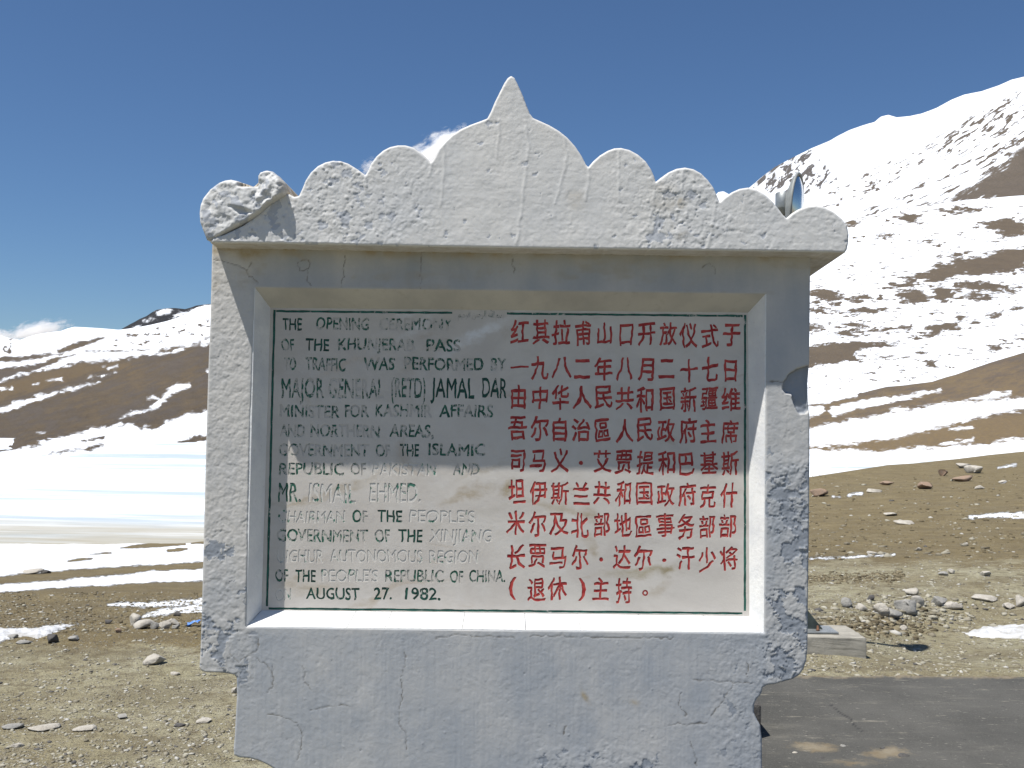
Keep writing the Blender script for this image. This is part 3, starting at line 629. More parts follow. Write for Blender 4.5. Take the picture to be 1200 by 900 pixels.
def panel(name, outline, holes, Yf, depth, step, relief, mat, parent, rnd=0.008, rough=0.0015, backscale=1.0, label=None):
    """A solid slab: the front is a fine grid cut to the outline, with relief; worn rounded edges; flat back."""
    polys = [to_plane(outline, Yf)] + [to_plane(h, Yf) for h in holes]
    allx = [p[0] for p in polys[0]]; allz = [p[1] for p in polys[0]]
    xs = np.arange(min(allx) - step, max(allx) + 2 * step, step); zs = np.arange(min(allz) - step, max(allz) + 2 * step, step)
    cx, cz = np.meshgrid((xs[:-1] + xs[1:]) / 2, (zs[:-1] + zs[1:]) / 2)
    ins = inside(polys[0], cx, cz)
    for h in polys[1:]: ins &= ~inside(h, cx, cz)
    nx = len(xs); ii, jj = np.nonzero(ins)
    quad = np.stack([ii * nx + jj, ii * nx + jj + 1, (ii + 1) * nx + jj + 1, (ii + 1) * nx + jj], -1)
    # directed boundary edges
    e = np.concatenate([quad[:, [k, (k + 1) % 4]] for k in range(4)])
    key = e[:, 0].astype(np.int64) * (nx * len(zs)) + e[:, 1]; rkey = e[:, 1].astype(np.int64) * (nx * len(zs)) + e[:, 0]
    bd = e[~np.isin(key, rkey)]
    used, inv = np.unique(quad, return_inverse=True); quad = inv.reshape(-1, 4)
    remap = {int(u): k for k, u in enumerate(used)}
    bd = np.array([[remap[int(a)], remap[int(b)]] for a, b in bd])
    vx = xs[used % nx].copy(); vz = zs[used // nx].copy()
    bv = np.unique(bd)
    best = np.full(len(bv), 1e9); bx = vx[bv].copy(); bz = vz[bv].copy(); px_, pz_ = vx[bv], vz[bv]
    dist = np.full(vx.shape, 1e9)
    for pl in polys:
        for k in range(len(pl)):
            a = pl[k]; b = pl[(k + 1) % len(pl)]
            d, t = segdist(a, b, px_, pz_); m = d < best
            best = np.where(m, d, best); bx = np.where(m, a[0] + (b[0] - a[0]) * t, bx); bz = np.where(m, a[1] + (b[1] - a[1]) * t, bz)
            dist = np.minimum(dist, segdist(a, b, vx, vz)[0])
    vx[bv] = bx; vz[bv] = bz; dist[bv] = 0
    rr = rough * fbm(bx * 60, bz * 60, 77, 3)
    U, V = px_of(np.stack([vx, np.full(vx.shape, Yf), vz], -1))
    h, att = relief(U, V, vx, vz, dist)
    r = rnd; q = np.clip(dist, 0, r); edge = r - np.sqrt(np.maximum(r * r - (r - q) ** 2, 0))
    vy = Yf + edge * 0.9 - h * np.clip(dist / (step * 1.5), 0.3, 1)
    front = np.stack([vx, vy, vz], -1)
    nf = len(front)
    ridx = {int(b): k for k, b in enumerate(bv)}
    c0 = np.array([0.0])
    ring = front[bv].copy(); ring[:, 1] = Yf + r * 1.3 + 0.006; ring[:, 0] += rr; ring[:, 2] += rr
    back = ring.copy(); back[:, 1] = Yf + depth; back[:, 0] *= backscale
    V3 = np.concatenate([front, ring, back])
    A = np.array([ridx[int(a)] for a in bd[:, 0]]); B = np.array([ridx[int(a)] for a in bd[:, 1]])
    s1 = np.stack([bd[:, 1], bd[:, 0], nf + A, nf + B], -1)
    nb = len(bv)
    s2 = np.stack([nf + B, nf + A, nf + nb + A, nf + nb + B], -1)
    faces = np.concatenate([quad, s1, s2])
    at = {k: np.concatenate([v, v[bv] * (0 if k == 'bare' else 1) + (0.45 if k == 'tan' else 0), v[bv] * (0 if k == 'bare' else 1) + (0.8 if k == 'tan' else 0)]) for k, v in att.items()}
    # back cap
    cap = tessellate_polygon([[Vector((p[0] * backscale, p[1], 0)) for p in pl] for pl in polys])
    allp = [p for pl in polys for p in pl]
    base = len(V3)
    V3 = np.concatenate([V3, np.array([(p[0] * backscale, Yf + depth - 0.0005, p[1]) for p in allp])])
    capf = np.array([[base + t[0], base + t[1], base + t[2], base + t[2]] for t in cap])
    at = {k: np.concatenate([v, np.zeros(len(allp))]) for k, v in at.items()}
    fl = [tuple(f) for f in faces.tolist()] + [tuple(f[:3]) for f in capf.tolist()]
    return mesh(name, V3, fl, mat, parent, True, at, label=label)

CRACKS = [[(474, 763), (476, 777), (470, 793), (471.7, 813), (467, 847), (475, 860), (477, 877)],
          [(315, 837), (330, 840), (348, 847), (356, 863), (353, 877), (348, 890)], [(363, 832), (387, 827), (410, 827)], [(303, 747), (302, 760), (292, 768), (280, 775), (270, 767)],
          [(510, 748), (533, 745), (603, 747)], [(620, 745), (700, 747), (790, 748)], [(798, 811), (795, 825), (804, 838)], [(784, 849), (795, 848), (801, 850), (829, 846)],
          [(812, 797), (849, 798), (886, 801)], [(859, 802), (843, 828), (832, 839)], [(876, 777), (876, 794)], [(271.7, 308.7), (282, 312.7), (290, 316), (291.7, 322), (297, 327), (302, 332)],
          [(295.7, 307), (290, 315)], [(250, 304), (272, 309)], [(360, 318), (360, 328.7), (366, 336)], [(405, 300), (403, 318), (400, 337)], [(493, 293), (493, 318), (493, 340)],
          [(349.5, 306), (356, 304), (362, 306), (362, 316), (351, 317), (349.5, 306)], [(823, 313), (831, 309), (838, 314)], [(838, 314), (840, 320)], [(880, 447), (917, 447)], [(319, 780), (321, 800)], [(355, 780), (358, 800), (366, 810)],
          [(660, 860), (662, 850)], [(809, 870), (815, 885), (817, 900)], [(600, 300), (603, 320)], [(300, 770), (318, 785), (321, 800), (314, 812)]]
def crackmap(U, V, cracks, wd=0.9):
    d = np.full(U.shape, 1e9); uu = U + 1.6 * gn(U / 5, V / 5, 91) + 0.8 * gn(U / 2, V / 2, 92); vv = V + 1.6 * gn(U / 5, V / 5, 93)
    for c in cracks:
        x0 = min(p[0] for p in c) - 6; x1 = max(p[0] for p in c) + 6; y0 = min(p[1] for p in c) - 6; y1 = max(p[1] for p in c) + 6
        m = (U > x0) & (U < x1) & (V > y0) & (V < y1)
        if not m.any(): continue
        for a, b in zip(c[:-1], c[1:]): d[m] = np.minimum(d[m], segdist(a, b, uu[m], vv[m])[0])
    return np.clip(1.35 - d / wd, 0, 1)
def bx(U, V, x0, x1, y0, y1, f): 
    return sstep(x0 - f, x0 + f, U) * sstep(x1 + f, x1 - f, U) * sstep(y0 - f, y0 + f, V) * sstep(y1 + f, y1 - f, V)
def crust(U, V, s, scale=1.0):
    """curled edges of paint layers: thin raised lips along the borders of irregular plates"""
    a = U / (11 * scale) + 0.9 * fbm(U / 9, V / 9, s + 1, 3); b = V / (11 * scale) + 0.9 * fbm(U / 9, V / 9, s + 2, 3)
    n = fbm(a, b, s, 4, 0.6)
    lip = np.exp(-((n - 0.05) / 0.022) ** 2) + 0.7 * np.exp(-((n + 0.22) / 0.02) ** 2) + 0.7 * np.exp(-((n - 0.3) / 0.02) ** 2)
    lip = lip * sstep(-0.1, 0.5, fbm(U / (7 * scale), V / (7 * scale), s + 5, 2))
    lvl = sstep(0.03, 0.07, n) + sstep(-0.24, -0.20, n)
    return lip, lvl
def body_relief(U, V, x, z, dist):
    # amounts of flaking
    rc = bx(U, V, 897, 960, 540, 800, 14); rc2 = bx(U, V, 895, 960, 455, 560, 10); lc = bx(U, V, 220, 296, 295, 800, 8); lcb = bx(U, V, 220, 292, 640, 800, 25)
    hd = bx(U, V, 240, 960, 280, 345, 6); base = bx(U, V, 270, 900, 740, 960, 8); bb = bx(U, V, 630, 770, 880, 960, 14); rb = bx(U, V, 840, 950, 740, 900, 30)
    lip, lvl = crust(U, V, 101, 0.72)
    lip2, lvl2 = crust(U, V, 111, 0.42)
    dens = 0.05 + 0.40 * rc + 0.26 * lcb + 0.22 * bb + 0.12 * rb + 0.06 * rc2 
    n = fbm(U / 13 + 0.5 * fbm(U / 6, V / 6, 6), V / 17, 121, 5, 0.6) * 0.5 + 0.5
    thr = 1 - np.clip(dens, 0, 0.95)
    f = n - (0.30 + 0.55 * thr * 0.72)
    bare = sstep(-0.012, 0.012, f)
    curl = np.exp(-(f / 0.02) ** 2) * (f < 0.01)
    amp = 0.2 + 0.62 * lc + 0.7 * rc + 0.25 * rc2 + 0.05 * base + 0.5 * bb + 0.35 * rb
    h = 0.0012 * lip * amp * (0.5 + 0.7 * sstep(-.2, .4, gn(U / 30, V / 30, 7))) + 0.0009 * lvl * amp + 0.0006 * lip2 * amp + 0.0006 * lvl2 * amp
    h = h + (1 - bare) * 0.0022 * np.clip(dens * 3, 0.2, 1) + 0.0022 * curl * np.clip(dens * 2, 0, 1)
    h = h + 0.0008 * fbm(U / 30, V / 36, 131, 3) + 0.0002 * fbm(U / 4, V / 4, 133, 3)
    h = h + 0.00035 * gn(U / 2.2, V / 60, 135) * base
    # little blisters and chips
    d1, d2 = worley(U / 15, V / 15, 141); bl = sstep(0.10, 0.05, d1) * (_h(np.floor(U / 15), np.floor(V / 15), 5) > 0.86)
    h = h + 0.0022 * bl * gn(U / 3, V / 3, 66)
    cr = crackmap(U, V, CRACKS, 0.62)
    h = h - 0.0013 * cr
    chip = polysdf([(965, 426), (948, 428), (935, 432), (925, 438), (919, 447), (917, 456), (921, 461), (928, 462), (930, 470), (933, 480), (938, 485), (944, 484), (949, 481), (965, 478)], U + 1.2 * gn(U / 4, V / 4, 9), V)
    h = h - 0.024 * sstep(-0.8, 1.2, chip) + 0.002 * gn(U / 5, V / 5, 8) * (chip > 0)
    spot = 1.4 * np.exp(-(((U - 686) / 3.0 - (V - 817) / 6) ** 2 + ((V - 817) / 5.5) ** 2)) + 0.6 * np.exp(-(((U - 744) / 5 - (V - 823) / 9) ** 2 + ((V - 823) / 3) ** 2))
    tone = 0.45 + 0.32 * base + 0.35 * fbm(U / 45, V / 60, 151, 4) - 0.10 * lc + 0.14 * rc2 + 0.25 * rc + 0.15 * hd - 0.35 * lc * (1 - lcb)
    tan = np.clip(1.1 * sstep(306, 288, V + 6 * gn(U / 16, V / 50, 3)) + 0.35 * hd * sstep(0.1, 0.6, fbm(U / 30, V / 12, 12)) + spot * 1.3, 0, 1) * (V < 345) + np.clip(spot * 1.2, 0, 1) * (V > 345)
    dirt = np.clip(0.8 * cr + 0.5 * curl * np.clip(dens * 2, 0, 1) * 0.5 + 0.35 * spot, 0, 1)
    dirt = np.maximum(dirt, 0.35 * sstep(-1, 1, chip) * sstep(2.5, 0.5, abs(chip)))
    return h, {'bare': np.maximum(bare * np.clip(dens * 4, 0, 1), (chip > 0) * 0.8), 'tone': np.clip(tone, 0, 1), 'dirt': dirt, 'tan': tan}

BODY = [(249, 272), (248, 300), (247.5, 330), (246, 380), (244, 430), (242.5, 480), (241, 530), (239.5, 590), (238, 650), (236.5, 710), (234.5, 765), (233.5, 782), (235, 786), (240, 788), (252, 788.5), (264, 789), (274, 791), (277, 794),
        (277.5, 815), (276, 840), (275, 860), (273.5, 878), (274, 885), (280, 888), (292, 889), (304, 892), (314, 897), (322, 902), (331, 911), (336, 930), (338, 955), (620, 958), (880, 962), (890, 950), (893, 920), (893, 895), (893, 866), (891, 850), (887, 843), (883.5, 835), (884, 826), (887, 819), (891, 815), (893, 811),
        (894, 806), (899, 803), (908, 802), (918, 799), (929, 796), (937, 791), (942, 784), (945, 774), (946.5, 760), (947, 700), (948, 640), (948.5, 580), (949, 520), (949, 486), (947.5, 470), (947, 450), (948.5, 430), (949, 390), (949.5, 340), (950, 300), (950, 274)]
HOLE = [(299, 337), (600, 341), (897, 344.5), (897, 450), (896, 600), (895, 741), (600, 738), (289, 734), (291, 620), (293.5, 500)]
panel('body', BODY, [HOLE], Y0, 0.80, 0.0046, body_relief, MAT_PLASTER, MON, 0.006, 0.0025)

CROWN = [(246, 284.5), (249, 279), (262, 275), (285, 264), (303, 251), (316, 239.5), (326, 233), (333, 228), (338, 227), (344, 230.5), (350, 229.5), (354, 221), (358, 211), (364, 202), (372, 194.5), (381, 190), (390, 188), (399, 188.5), (408, 191.5), (417, 197), (424, 202), (428, 205),
         (431, 200), (435, 191), (441, 183), (449, 176), (457, 172), (466, 170), (475, 170), (484, 172.5), (492, 178), (499, 184), (505, 190), (509, 184), (514, 174), (521, 166), (530, 157.5), (540, 151), (551, 146), (562, 142), (571, 138.5), (575, 131), (580, 119), (586, 107), (591, 97), (595, 91), (599, 88.5), (603, 91), (607, 99),
         (612, 110), (617, 123), (621, 133), (625, 138), (633, 141.5), (644, 146.5), (655, 153), (665, 161), (674, 171), (682, 183), (687, 193), (689.5, 195.5), (695, 189), (703, 182), (712, 176.5), (720, 173.5), (728, 173), (738, 175.5), (748, 181), (757, 189), (763, 198), (767, 207), (768.5, 213), (774, 208.5), (783, 202), (793, 197.5), (803, 196),
         (813, 198), (822, 203), (830, 211), (836, 219), (840, 228), (843.5, 236), (849, 231), (858, 225), (867, 221), (877, 219.5), (887, 222), (896, 227), (905, 235), (913, 245), (919, 253), (922, 255.5), (928, 250), (936, 245), (946, 241.5), (957, 240.5), (968, 243), (978, 248.5), (987, 256), (993, 264), (995, 274), (994.5, 284), (993, 292), (990.5, 296),
         (900, 294.5), (750, 292.5), (600, 290.5), (450, 288), (330, 285.5)]
CCR = [[(615, 142), (620, 170), (616, 200), (612, 240), (605, 285)], [(660, 155), (664, 185), (658, 215), (650, 238)], [(690, 196), (689, 215), (686, 235)], [(768, 214), (766, 240), (760, 262), (748, 275)], [(838, 236), (836, 262), (828, 290)], [(520, 165), (520, 200), (517, 240)], [(506, 190), (504, 205)], [(428, 205), (430, 222)], [(585, 140), (583, 185)], [(725, 178), (725, 235)], [(800, 200), (800, 235)]]
def crown_relief(U, V, x, z, dist):
    lf = sstep(560, 380, U + 25 * gn(U / 20, V / 20, 61)); rt = bx(U + 14 * gn(U / 14, V / 14, 62), V, 765, 840, 205, 290, 34); r2 = sstep(690, 760, U) * 0.45
    lip, lvl = crust(U, V, 201, 0.75); lip2, lvl2 = crust(U, V, 211, 0.42)
    amp = 0.32 + 0.68 * lf + 0.55 * rt + r2 * 0.6
    md = sstep(-0.25, 0.45, fbm(U / 36, V / 26, 203, 3))
    h = (0.0013 * lip + 0.0009 * lvl) * amp * (0.3 + md) + (0.0009 * lip2 + 0.0008 * lvl2) * amp
    h = h + 0.0014 * fbm(U / 40, V / 32, 221, 3) + 0.0003 * fbm(U / 4, V / 4, 223, 3)
    d1, d2 = worley(U / 11, V / 11, 231); on = _h(np.floor(U / 11), np.floor(V / 11), 6)
    bl = sstep(0.22, 0.10, d1) * np.clip(0.25 + 1.1 * lf + 1.5 * rt - 0.35, 0, 1.2) * (gn(U / 9, V / 9, 12) > 0.1)
    h = h + 0.0024 * bl
    h = h + 0.0002 * gn(U / 24, V / 1.9, 251)
    rn = np.zeros(U.shape)
    for c in CCR:
        q = np.full(U.shape, 1e9)
        m = (abs(U - c[0][0]) < 40)
        for a, b in zip(c[:-1], c[1:]): q[m] = np.minimum(q[m], segdist(a, b, U[m] + 1.2 * gn(U[m] / 9, V[m] / 9, 3), V[m])[0])
        rn = np.maximum(rn, np.exp(-(q / 1.6) ** 2))
    h = h + 0.0016 * rn                                # long drips of thick paint
    n = fbm(U / 14, V / 12, 241, 5, 0.6) * 0.5 + 0.5
    f = n - (0.76 - 0.15 * lf - 0.13 * rt)
    bare = sstep(-0.015, 0.015, f)
    h = h - 0.0016 * bare
    tone = 0.30 + 0.25 * lf + 0.12 * rt + 0.10 * sstep(700, 900, U) + 0.25 * bx(U, V, 440, 510, 215, 280, 20)
    tan = 0.6 * bx(U, V, 790, 803, 225, 285, 6) * sstep(0, 0.5, gn(U / 6, V / 14, 4)) + 0.6 * bx(U, V, 765, 790, 215, 245, 8) * 0.5 + 0.3 * bx(U, V, 665, 685, 225, 245, 6)
    return h, {'bare': bare * 0.85, 'tone': np.clip(tone, 0, 1), 'dirt': 0.4 * bl * sstep(0.2, 0.6, gn(U / 5, V / 5, 2)), 'tan': np.clip(tan, 0, 1)}
panel('crown', CROWN, [], Y0 - PROUD, 1.02, 0.0046, crown_relief, MAT_CORNICE, MON, 0.008, 0.0025, backscale=1.06)

CHUNK = [(241.7, 281), (237, 269), (233.7, 260), (233, 249), (234, 240), (237, 232), (245.7, 221), (256, 213.5), (263, 211), (270, 210), (279, 212), (290, 215.5), (296, 218), (301.5, 213), (303, 207), (305.7, 202.5), (312, 199.5), (320, 201), (327, 207), (333.7, 214.7), (336.6, 224), (335, 229), (328, 233), (315, 241), (305, 250), (295, 257), (279, 265), (260, 274.5), (252, 279)]
def chunk_relief(U, V, x, z, dist):
    lip, lvl = crust(U, V, 301, 1.3)
    ru = sstep(285, 305, U)
    h = 0.0028 * lip + 0.002 * lvl + 0.010 * fbm(U / 20, V / 20, 311, 4) + ru * (0.014 * fbm(U / 8, V / 8, 312, 4)) + 0.0012 * fbm(U / 4, V / 4, 313, 3)
    g = bx(U, V, 280, 303, 205, 219, 3)
    h = h - 0.045 * sstep(0, 1, g)
    cv = stroke([(270, 242, 2), (282, 248, 4), (296, 250, 1.5)], U, V)
    h = h - 0.008 * sstep(-1, 2, cv)
    # the block leans: its lower right edge stands forward
    h = h + 0.00042 * np.clip(U - 245, 0, 100) 
    return h, {'bare': sstep(0.15, 0.2, fbm(U / 12, V / 12, 320, 4)) * 0.7, 'tone': np.full(U.shape, 0.5), 'dirt': 0.5 * g, 'tan': np.clip(0.8 * g + 0.7 * sstep(326, 335, U) * (V > 210), 0, 1)}
panel('broken_corner', CHUNK, [], Y0 - PROUD - 0.004, 0.60, 0.005, chunk_relief, MAT_CORNICE, MON, 0.016, 0.004, label='broken left end block of the crown, cracked loose and leaning')

# lower part of the monument, below the frame
bm = box_bm(P(352, 900, Y0)[0], P(872, 900, Y0)[0], Y0 + 0.03, Y0 + 0.72, -0.15, P(600, 957, Y0)[2] + 0.02, 0.012)
o = bm_obj('plinth', bm, MAT_CONC, MON)

# --- painted lining of the recess (jambs, lintel, tiled sill)
def lining(name, f0, f1, b1, b0, mat, out, n=10):
    """f0-f1 front edge, b0-b1 back edge (photo pixels on their planes), out = direction away from the opening (x, z)"""
    A = P(np.linspace(f0[0], f1[0], n), np.linspace(f0[1], f1[1], n), Y0 + 0.0015)
    B = P(np.linspace(b0[0], b1[0], n), np.linspace(b0[1], b1[1], n), YS + 0.001)
    o_ = np.array([out[0], 0, out[1]])
    k = 4; rows = []
    for j in range(k + 1):
        t = j / k; q = A * (1 - t) + B * t; q[:, 1] -= 0.0
        rows.append(q)
    rows.append(B + o_ * 0.05); rows.append(A + o_ * 0.02)
    Wv = np.array(rows); m_, nn = Wv.shape[:2]; idx = np.arange(m_ * nn).reshape(m_, nn); fs = []
    for i in range(m_):
        i2 = (i + 1) % m_
        for j in range(nn - 1): fs.append((idx[i, j], idx[i, j + 1], idx[i2, j + 1], idx[i2, j]))
    fs.append(tuple(idx[:, 0])); fs.append(tuple(idx[::-1, -1]))
    bm = bmesh.new(); vv = [bm.verts.new(p) for p in Wv.reshape(-1, 3)]
    for f in fs: bm.faces.new([vv[i] for i in f])
    bmesh.ops.recalc_face_normals(bm, faces=bm.faces[:])
    return bm_obj(name, bm, mat, MON)
SL, SR, ST, SB = 316.5, 876.5, 359.5, 722.0
lining('jamb', (299, 337), (289, 734), (306.5, 715), (317, 361), MAT_TRIM, (-1, 0))
lining('jamb', (897, 344.5), (895, 741), (878, 722), (876.5, 366.5), MAT_TRIM, (1, 0))
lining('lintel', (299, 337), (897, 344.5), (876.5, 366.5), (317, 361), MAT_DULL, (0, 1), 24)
cuts = [289, 406.5, 451, 541.5, 616, 681, 757, 838, 895]
for a, b in zip(cuts[:-1], cuts[1:]):
    fy = lambda x: 734 + (x - 289) / 606 * 7; by = lambda x: 715 + (x - 306.5) / 571.5 * 7
    ba = 306.5 + (a - 289) / 606 * 571.5; bb_ = 306.5 + (b - 289) / 606 * 571.5
    g = 0.4
    lining('sill_tile', (a + g, fy(a)), (b - g, fy(b)), (bb_ - g, by(bb_)), (ba + g, by(ba)), MAT_TRIM, (0, -1), 4)

# --- the marble plaque, letters cut 4 mm deep, paint in the bottom of the cuts
def marble():
    m = M('veined_marble', 0.5, 0.35)
    v = m.vec((1, 1, 1.9), (0, 0.45, 0))
    n1 = m.noise(1.1, 7, 0.6, vec=v, dist=1.2); n2 = m.noise(9, 5, 0.65)
    c = m.mix(m.step(n1, 0.30, 0.70), (0.60, 0.565, 0.515), (0.50, 0.465, 0.425))
    c = m.mix(m.step(m.noise(2.2, 6, 0.6, vec=v, dist=2.0), 0.60, 0.72, 0, 0.55), c, (0.43, 0.36, 0.28))
    c = m.mix(m.step(n2, 0.45, 0.8, 0, 0.35), c, (0.66, 0.65, 0.63)); c = m.mix(m.step(m.noise(4.5, 7, 0.7, vec=v), 0.5, 0.75, 0, 0.45), c, (0.46, 0.43, 0.375))
    wn = m.t.nodes.new('ShaderNodeVectorMath'); wn.operation = 'MULTIPLY_ADD'
    nn = m.t.nodes.new('ShaderNodeTexNoise'); nn.inputs['Scale'].default_value = 6; nn.inputs['Detail'].default_value = 8; nn.inputs['Roughness'].default_value = 0.65; m.L(m.co, nn.inputs['Vector'])
    m.L(nn.outputs['Color'], wn.inputs[0]); wn.inputs[1].default_value = (0.26, 0, 0.16); wn.inputs[2].default_value = (-0.13, 0, -0.08)
    ad = m.t.nodes.new('ShaderNodeVectorMath'); ad.operation = 'ADD'; m.L(m.co, ad.inputs[0]); m.L(wn.outputs[0], ad.inputs[1])
    base = np.array(MON.location); veinn = m.noise(16, 6, 0.7, vec=m.vec((0.6, 1, 1.6), (0, 0.5, 0)))
    def blob(px_, py_, rx, rz, ang, colr, amt):
        nonlocal c
        ctr = P(px_, py_, YS) - base
        mp = m.t.nodes.new('ShaderNodeMapping'); mp.vector_type = 'TEXTURE'
        mp.inputs['Location'].default_value = (ctr[0], 0, ctr[2]); mp.inputs['Rotation'].default_value = (0, -ang, 0); mp.inputs['Scale'].default_value = (rx * .004, 50, rz * .004)
        m.L(ad.outputs[0], mp.inputs[0])
        ln = m.t.nodes.new('ShaderNodeVectorMath'); ln.operation = 'LENGTH'; m.L(mp.outputs[0], ln.inputs[0])
        c = m.mix(m.math('MULTIPLY', m.step(ln.outputs['Value'], 0.1, 1.0, amt * 1.1, 0.0), m.step(veinn, 0.35, 0.65, 0.35, 1.0)), c, colr)
    br = (0.34, 0.27, 0.17)
    blob(548, 578, 48, 10, 0.35, br, 0.75); blob(590, 572, 18, 11, 0.6, br, 0.8); blob(655, 592, 60, 9, -0.12, (0.42, 0.36, 0.27), 0.75); blob(690, 600, 14, 20, 0.5, br, 0.6); blob(695, 640, 12, 22, 0.5, br, 0.6)
    blob(752, 672, 70, 10, 0.1, (0.33, 0.28, 0.17), 0.75); blob(782, 672, 16, 8, 0.4, (0.26, 0.21, 0.11), 0.8); blob(775, 690, 26, 9, 0.5, br, 0.6); blob(400, 575, 75, 8, 0.35, br, 0.6); blob(350, 590, 40, 6, 0.15, br, 0.5)
    blob(370, 690, 55, 9, 0.1, br, 0.6); blob(345, 682, 26, 8, 0.5, br, 0.55); blob(430, 705, 40, 6, 0.4, br, 0.4); blob(560, 552, 45, 6, 0.35, br, 0.45)
    blob(560, 390, 75, 12, 0.55, (0.74, 0.75, 0.76), 0.75); blob(490, 385, 50, 8, 0.5, (0.70, 0.71, 0.71), 0.55); blob(470, 372, 30, 6, 0.2, (0.70, 0.70, 0.70), 0.5); blob(400, 430, 60, 8, 0.3, (0.52, 0.43, 0.34), 0.5)
    blob(470, 545, 90, 5, 0.03, (0.7, 0.69, 0.66), 0.4); blob(700, 450, 80, 12, 0.2, (0.64, 0.62, 0.60), 0.4)
    m.col(c); m.bump(m.noise(60, 5, 0.7), 0.0012, 0.6); m.bump(m.noise(12, 5, 0.6), 0.003, 0.5)
    return m.m
MAT_MARBLE = marble()
def paint_mat(name, colr, colr2, cover, scale=55, bare=(0.52, 0.50, 0.46)):
    m = M(name, 0.55, 0.3)
    n = m.noise(scale, 5, 0.7, vec=m.vec((1, 1, 0.75)))
    big = m.noise(scale * 0.22, 3, 0.6)
    f = m.math('ADD', m.math('MULTIPLY', n, 0.52), m.math('MULTIPLY', big, 0.48))
    t = 0.5 + (0.5 - cover) * 0.36
    k = m.step(f, t - 0.03, t + 0.03)
    m.col(m.mix(k, bare, m.mix(m.step(m.noise(30, 4), 0.35, 0.65), colr, colr2)))
    m.bump(m.noise(140, 4, 0.6), 0.001, 0.6)
    return m.m
G1, G2 = (0.010, 0.070, 0.048), (0.035, 0.14, 0.095)
MAT_G = {'hi': paint_mat('green_letter_paint', (0.010, 0.045, 0.035), (0.015, 0.085, 0.062), 0.80, 90), 'mid': paint_mat('flaking_green_paint', G1, G2, 0.54, 75, bare=(0.44, 0.42, 0.385)), 'lo': paint_mat('lost_green_paint_lit_grooves', G2, (0.06, 0.2, 0.14), 0.30, 70, bare=(0.60, 0.58, 0.54)),  # 'lo': paint mostly gone; paler bare tone paints in the highlight of the grooves
         'worn': paint_mat('worn_green_paint', G1, G2, 0.44, 75, bare=(0.50, 0.475, 0.435))}
MAT_R = paint_mat('red_letter_paint', (0.30, 0.02, 0.022), (0.46, 0.065, 0.055), 0.93, bare=(0.45, 0.33, 0.30))
MAT_BORDER = paint_mat('green_border_paint', (0.012, 0.07, 0.055), (0.03, 0.13, 0.10), 0.80, 30)
MAT_BLACK = paint_mat('black_green_paint', (0.006, 0.02, 0.016), (0.012, 0.05, 0.04), 0.95)

SX = 0.004 * YS / Y0           # metres per photo pixel on the plaque
def glyph_curve(body):
    c = bpy.data.curves.new('letters', 'FONT'); c.body = body; c.size = 1.0; c.resolution_u = 2
    o = bpy.data.objects.new('letters', c); COL.objects.link(o)
    bpy.context.view_layer.update()
    cu = o.to_curve(bpy.context.evaluated_depsgraph_get(), apply_modifiers=False)
    spl = []
    for s in cu.splines:
        if s.type == 'BEZIER':
            spl.append([(tuple(p.co[:2]), tuple(p.handle_left[:2]), tuple(p.handle_right[:2])) for p in s.bezier_points])
        else:
            pts = [tuple(p.co[:2]) for p in s.points]; spl.append([(p, p, p) for p in pts])
    o.to_curve_clear(); bpy.data.objects.remove(o); bpy.data.curves.remove(c)
    return spl
def flat(spl, res=3):
    """beziers to polygons"""
    out = []
    for s in spl:
        pts = []; n = len(s)
        for i in range(n):
            p0, _, h0 = s[i]; p1, h1, _ = s[(i + 1) % n]
            p0 = np.array(p0); p1 = np.array(p1); h0 = np.array(h0); h1 = np.array(h1)
            cr = abs(np.cross(p1 - p0, h0 - p0)) + abs(np.cross(p1 - p0, h1 - p0)) if True else 0
            k = res if cr > 1e-5 else 1
            for j in range(k):
                t = j / k; pts.append(tuple((1 - t) ** 3 * p0 + 3 * (1 - t) ** 2 * t * h0 + 3 * (1 - t) * t * t * h1 + t ** 3 * p1))
        q = []
        for p in pts:
            if not q or math.hypot(p[0] - q[-1][0], p[1] - q[-1][1]) > 1e-4: q.append(p)
        if len(q) >= 3: out.append(q)
    return out
def place(polys, x0, x1, yc, hpx, capref=0.0, rough=0.5, seed=1, fitw=True, x_scale=None):
    """fit polygons to photo x range, centred on row yc with height hpx; hand-cut wobble"""
    ax = [p[0] for q in polys for p in q]; ay = [p[1] for q in polys for p in q]
    mx, Mx, my, My = min(ax), max(ax), min(ay), max(ay)
    if capref: my, My = 0.0, capref
    out = []
    xm = (x0 + x1) / 2; c = P(xm, yc, YS)
    for q in polys:
        r = []
        for (a, b) in q:
            u = x0 + (a - mx) / (Mx - mx) * (x1 - x0); v = hpx * ((b - my) / (My - my) - 0.5)
            wx = gn(u / 4.0, v / 4.0 + yc, seed) * rough + gn(u / 14.0, v / 9 + yc, seed + 3) * rough
            wz = gn(u / 5.0, v / 5.0 + yc, seed + 1) * rough + gn(u / 30.0, yc, seed + 4) * rough * 1.4
            r.append((c[0] + (u - xm + wx) * SX, c[2] + (v + wz) * SX))
        out.append(r)
    return out
def dens(polys, m=0.045):
    return [densify(q, m) if len(q) > 2 else q for q in polys]
def bolder(polys, d):
    sg = sum(0.5 * sum(q[i][0] * q[(i + 1) % len(q)][1] - q[(i + 1) % len(q)][0] * q[i][1] for i in range(len(q))) for q in polys)
    return thin(polys, -d if sg > 0 else d)
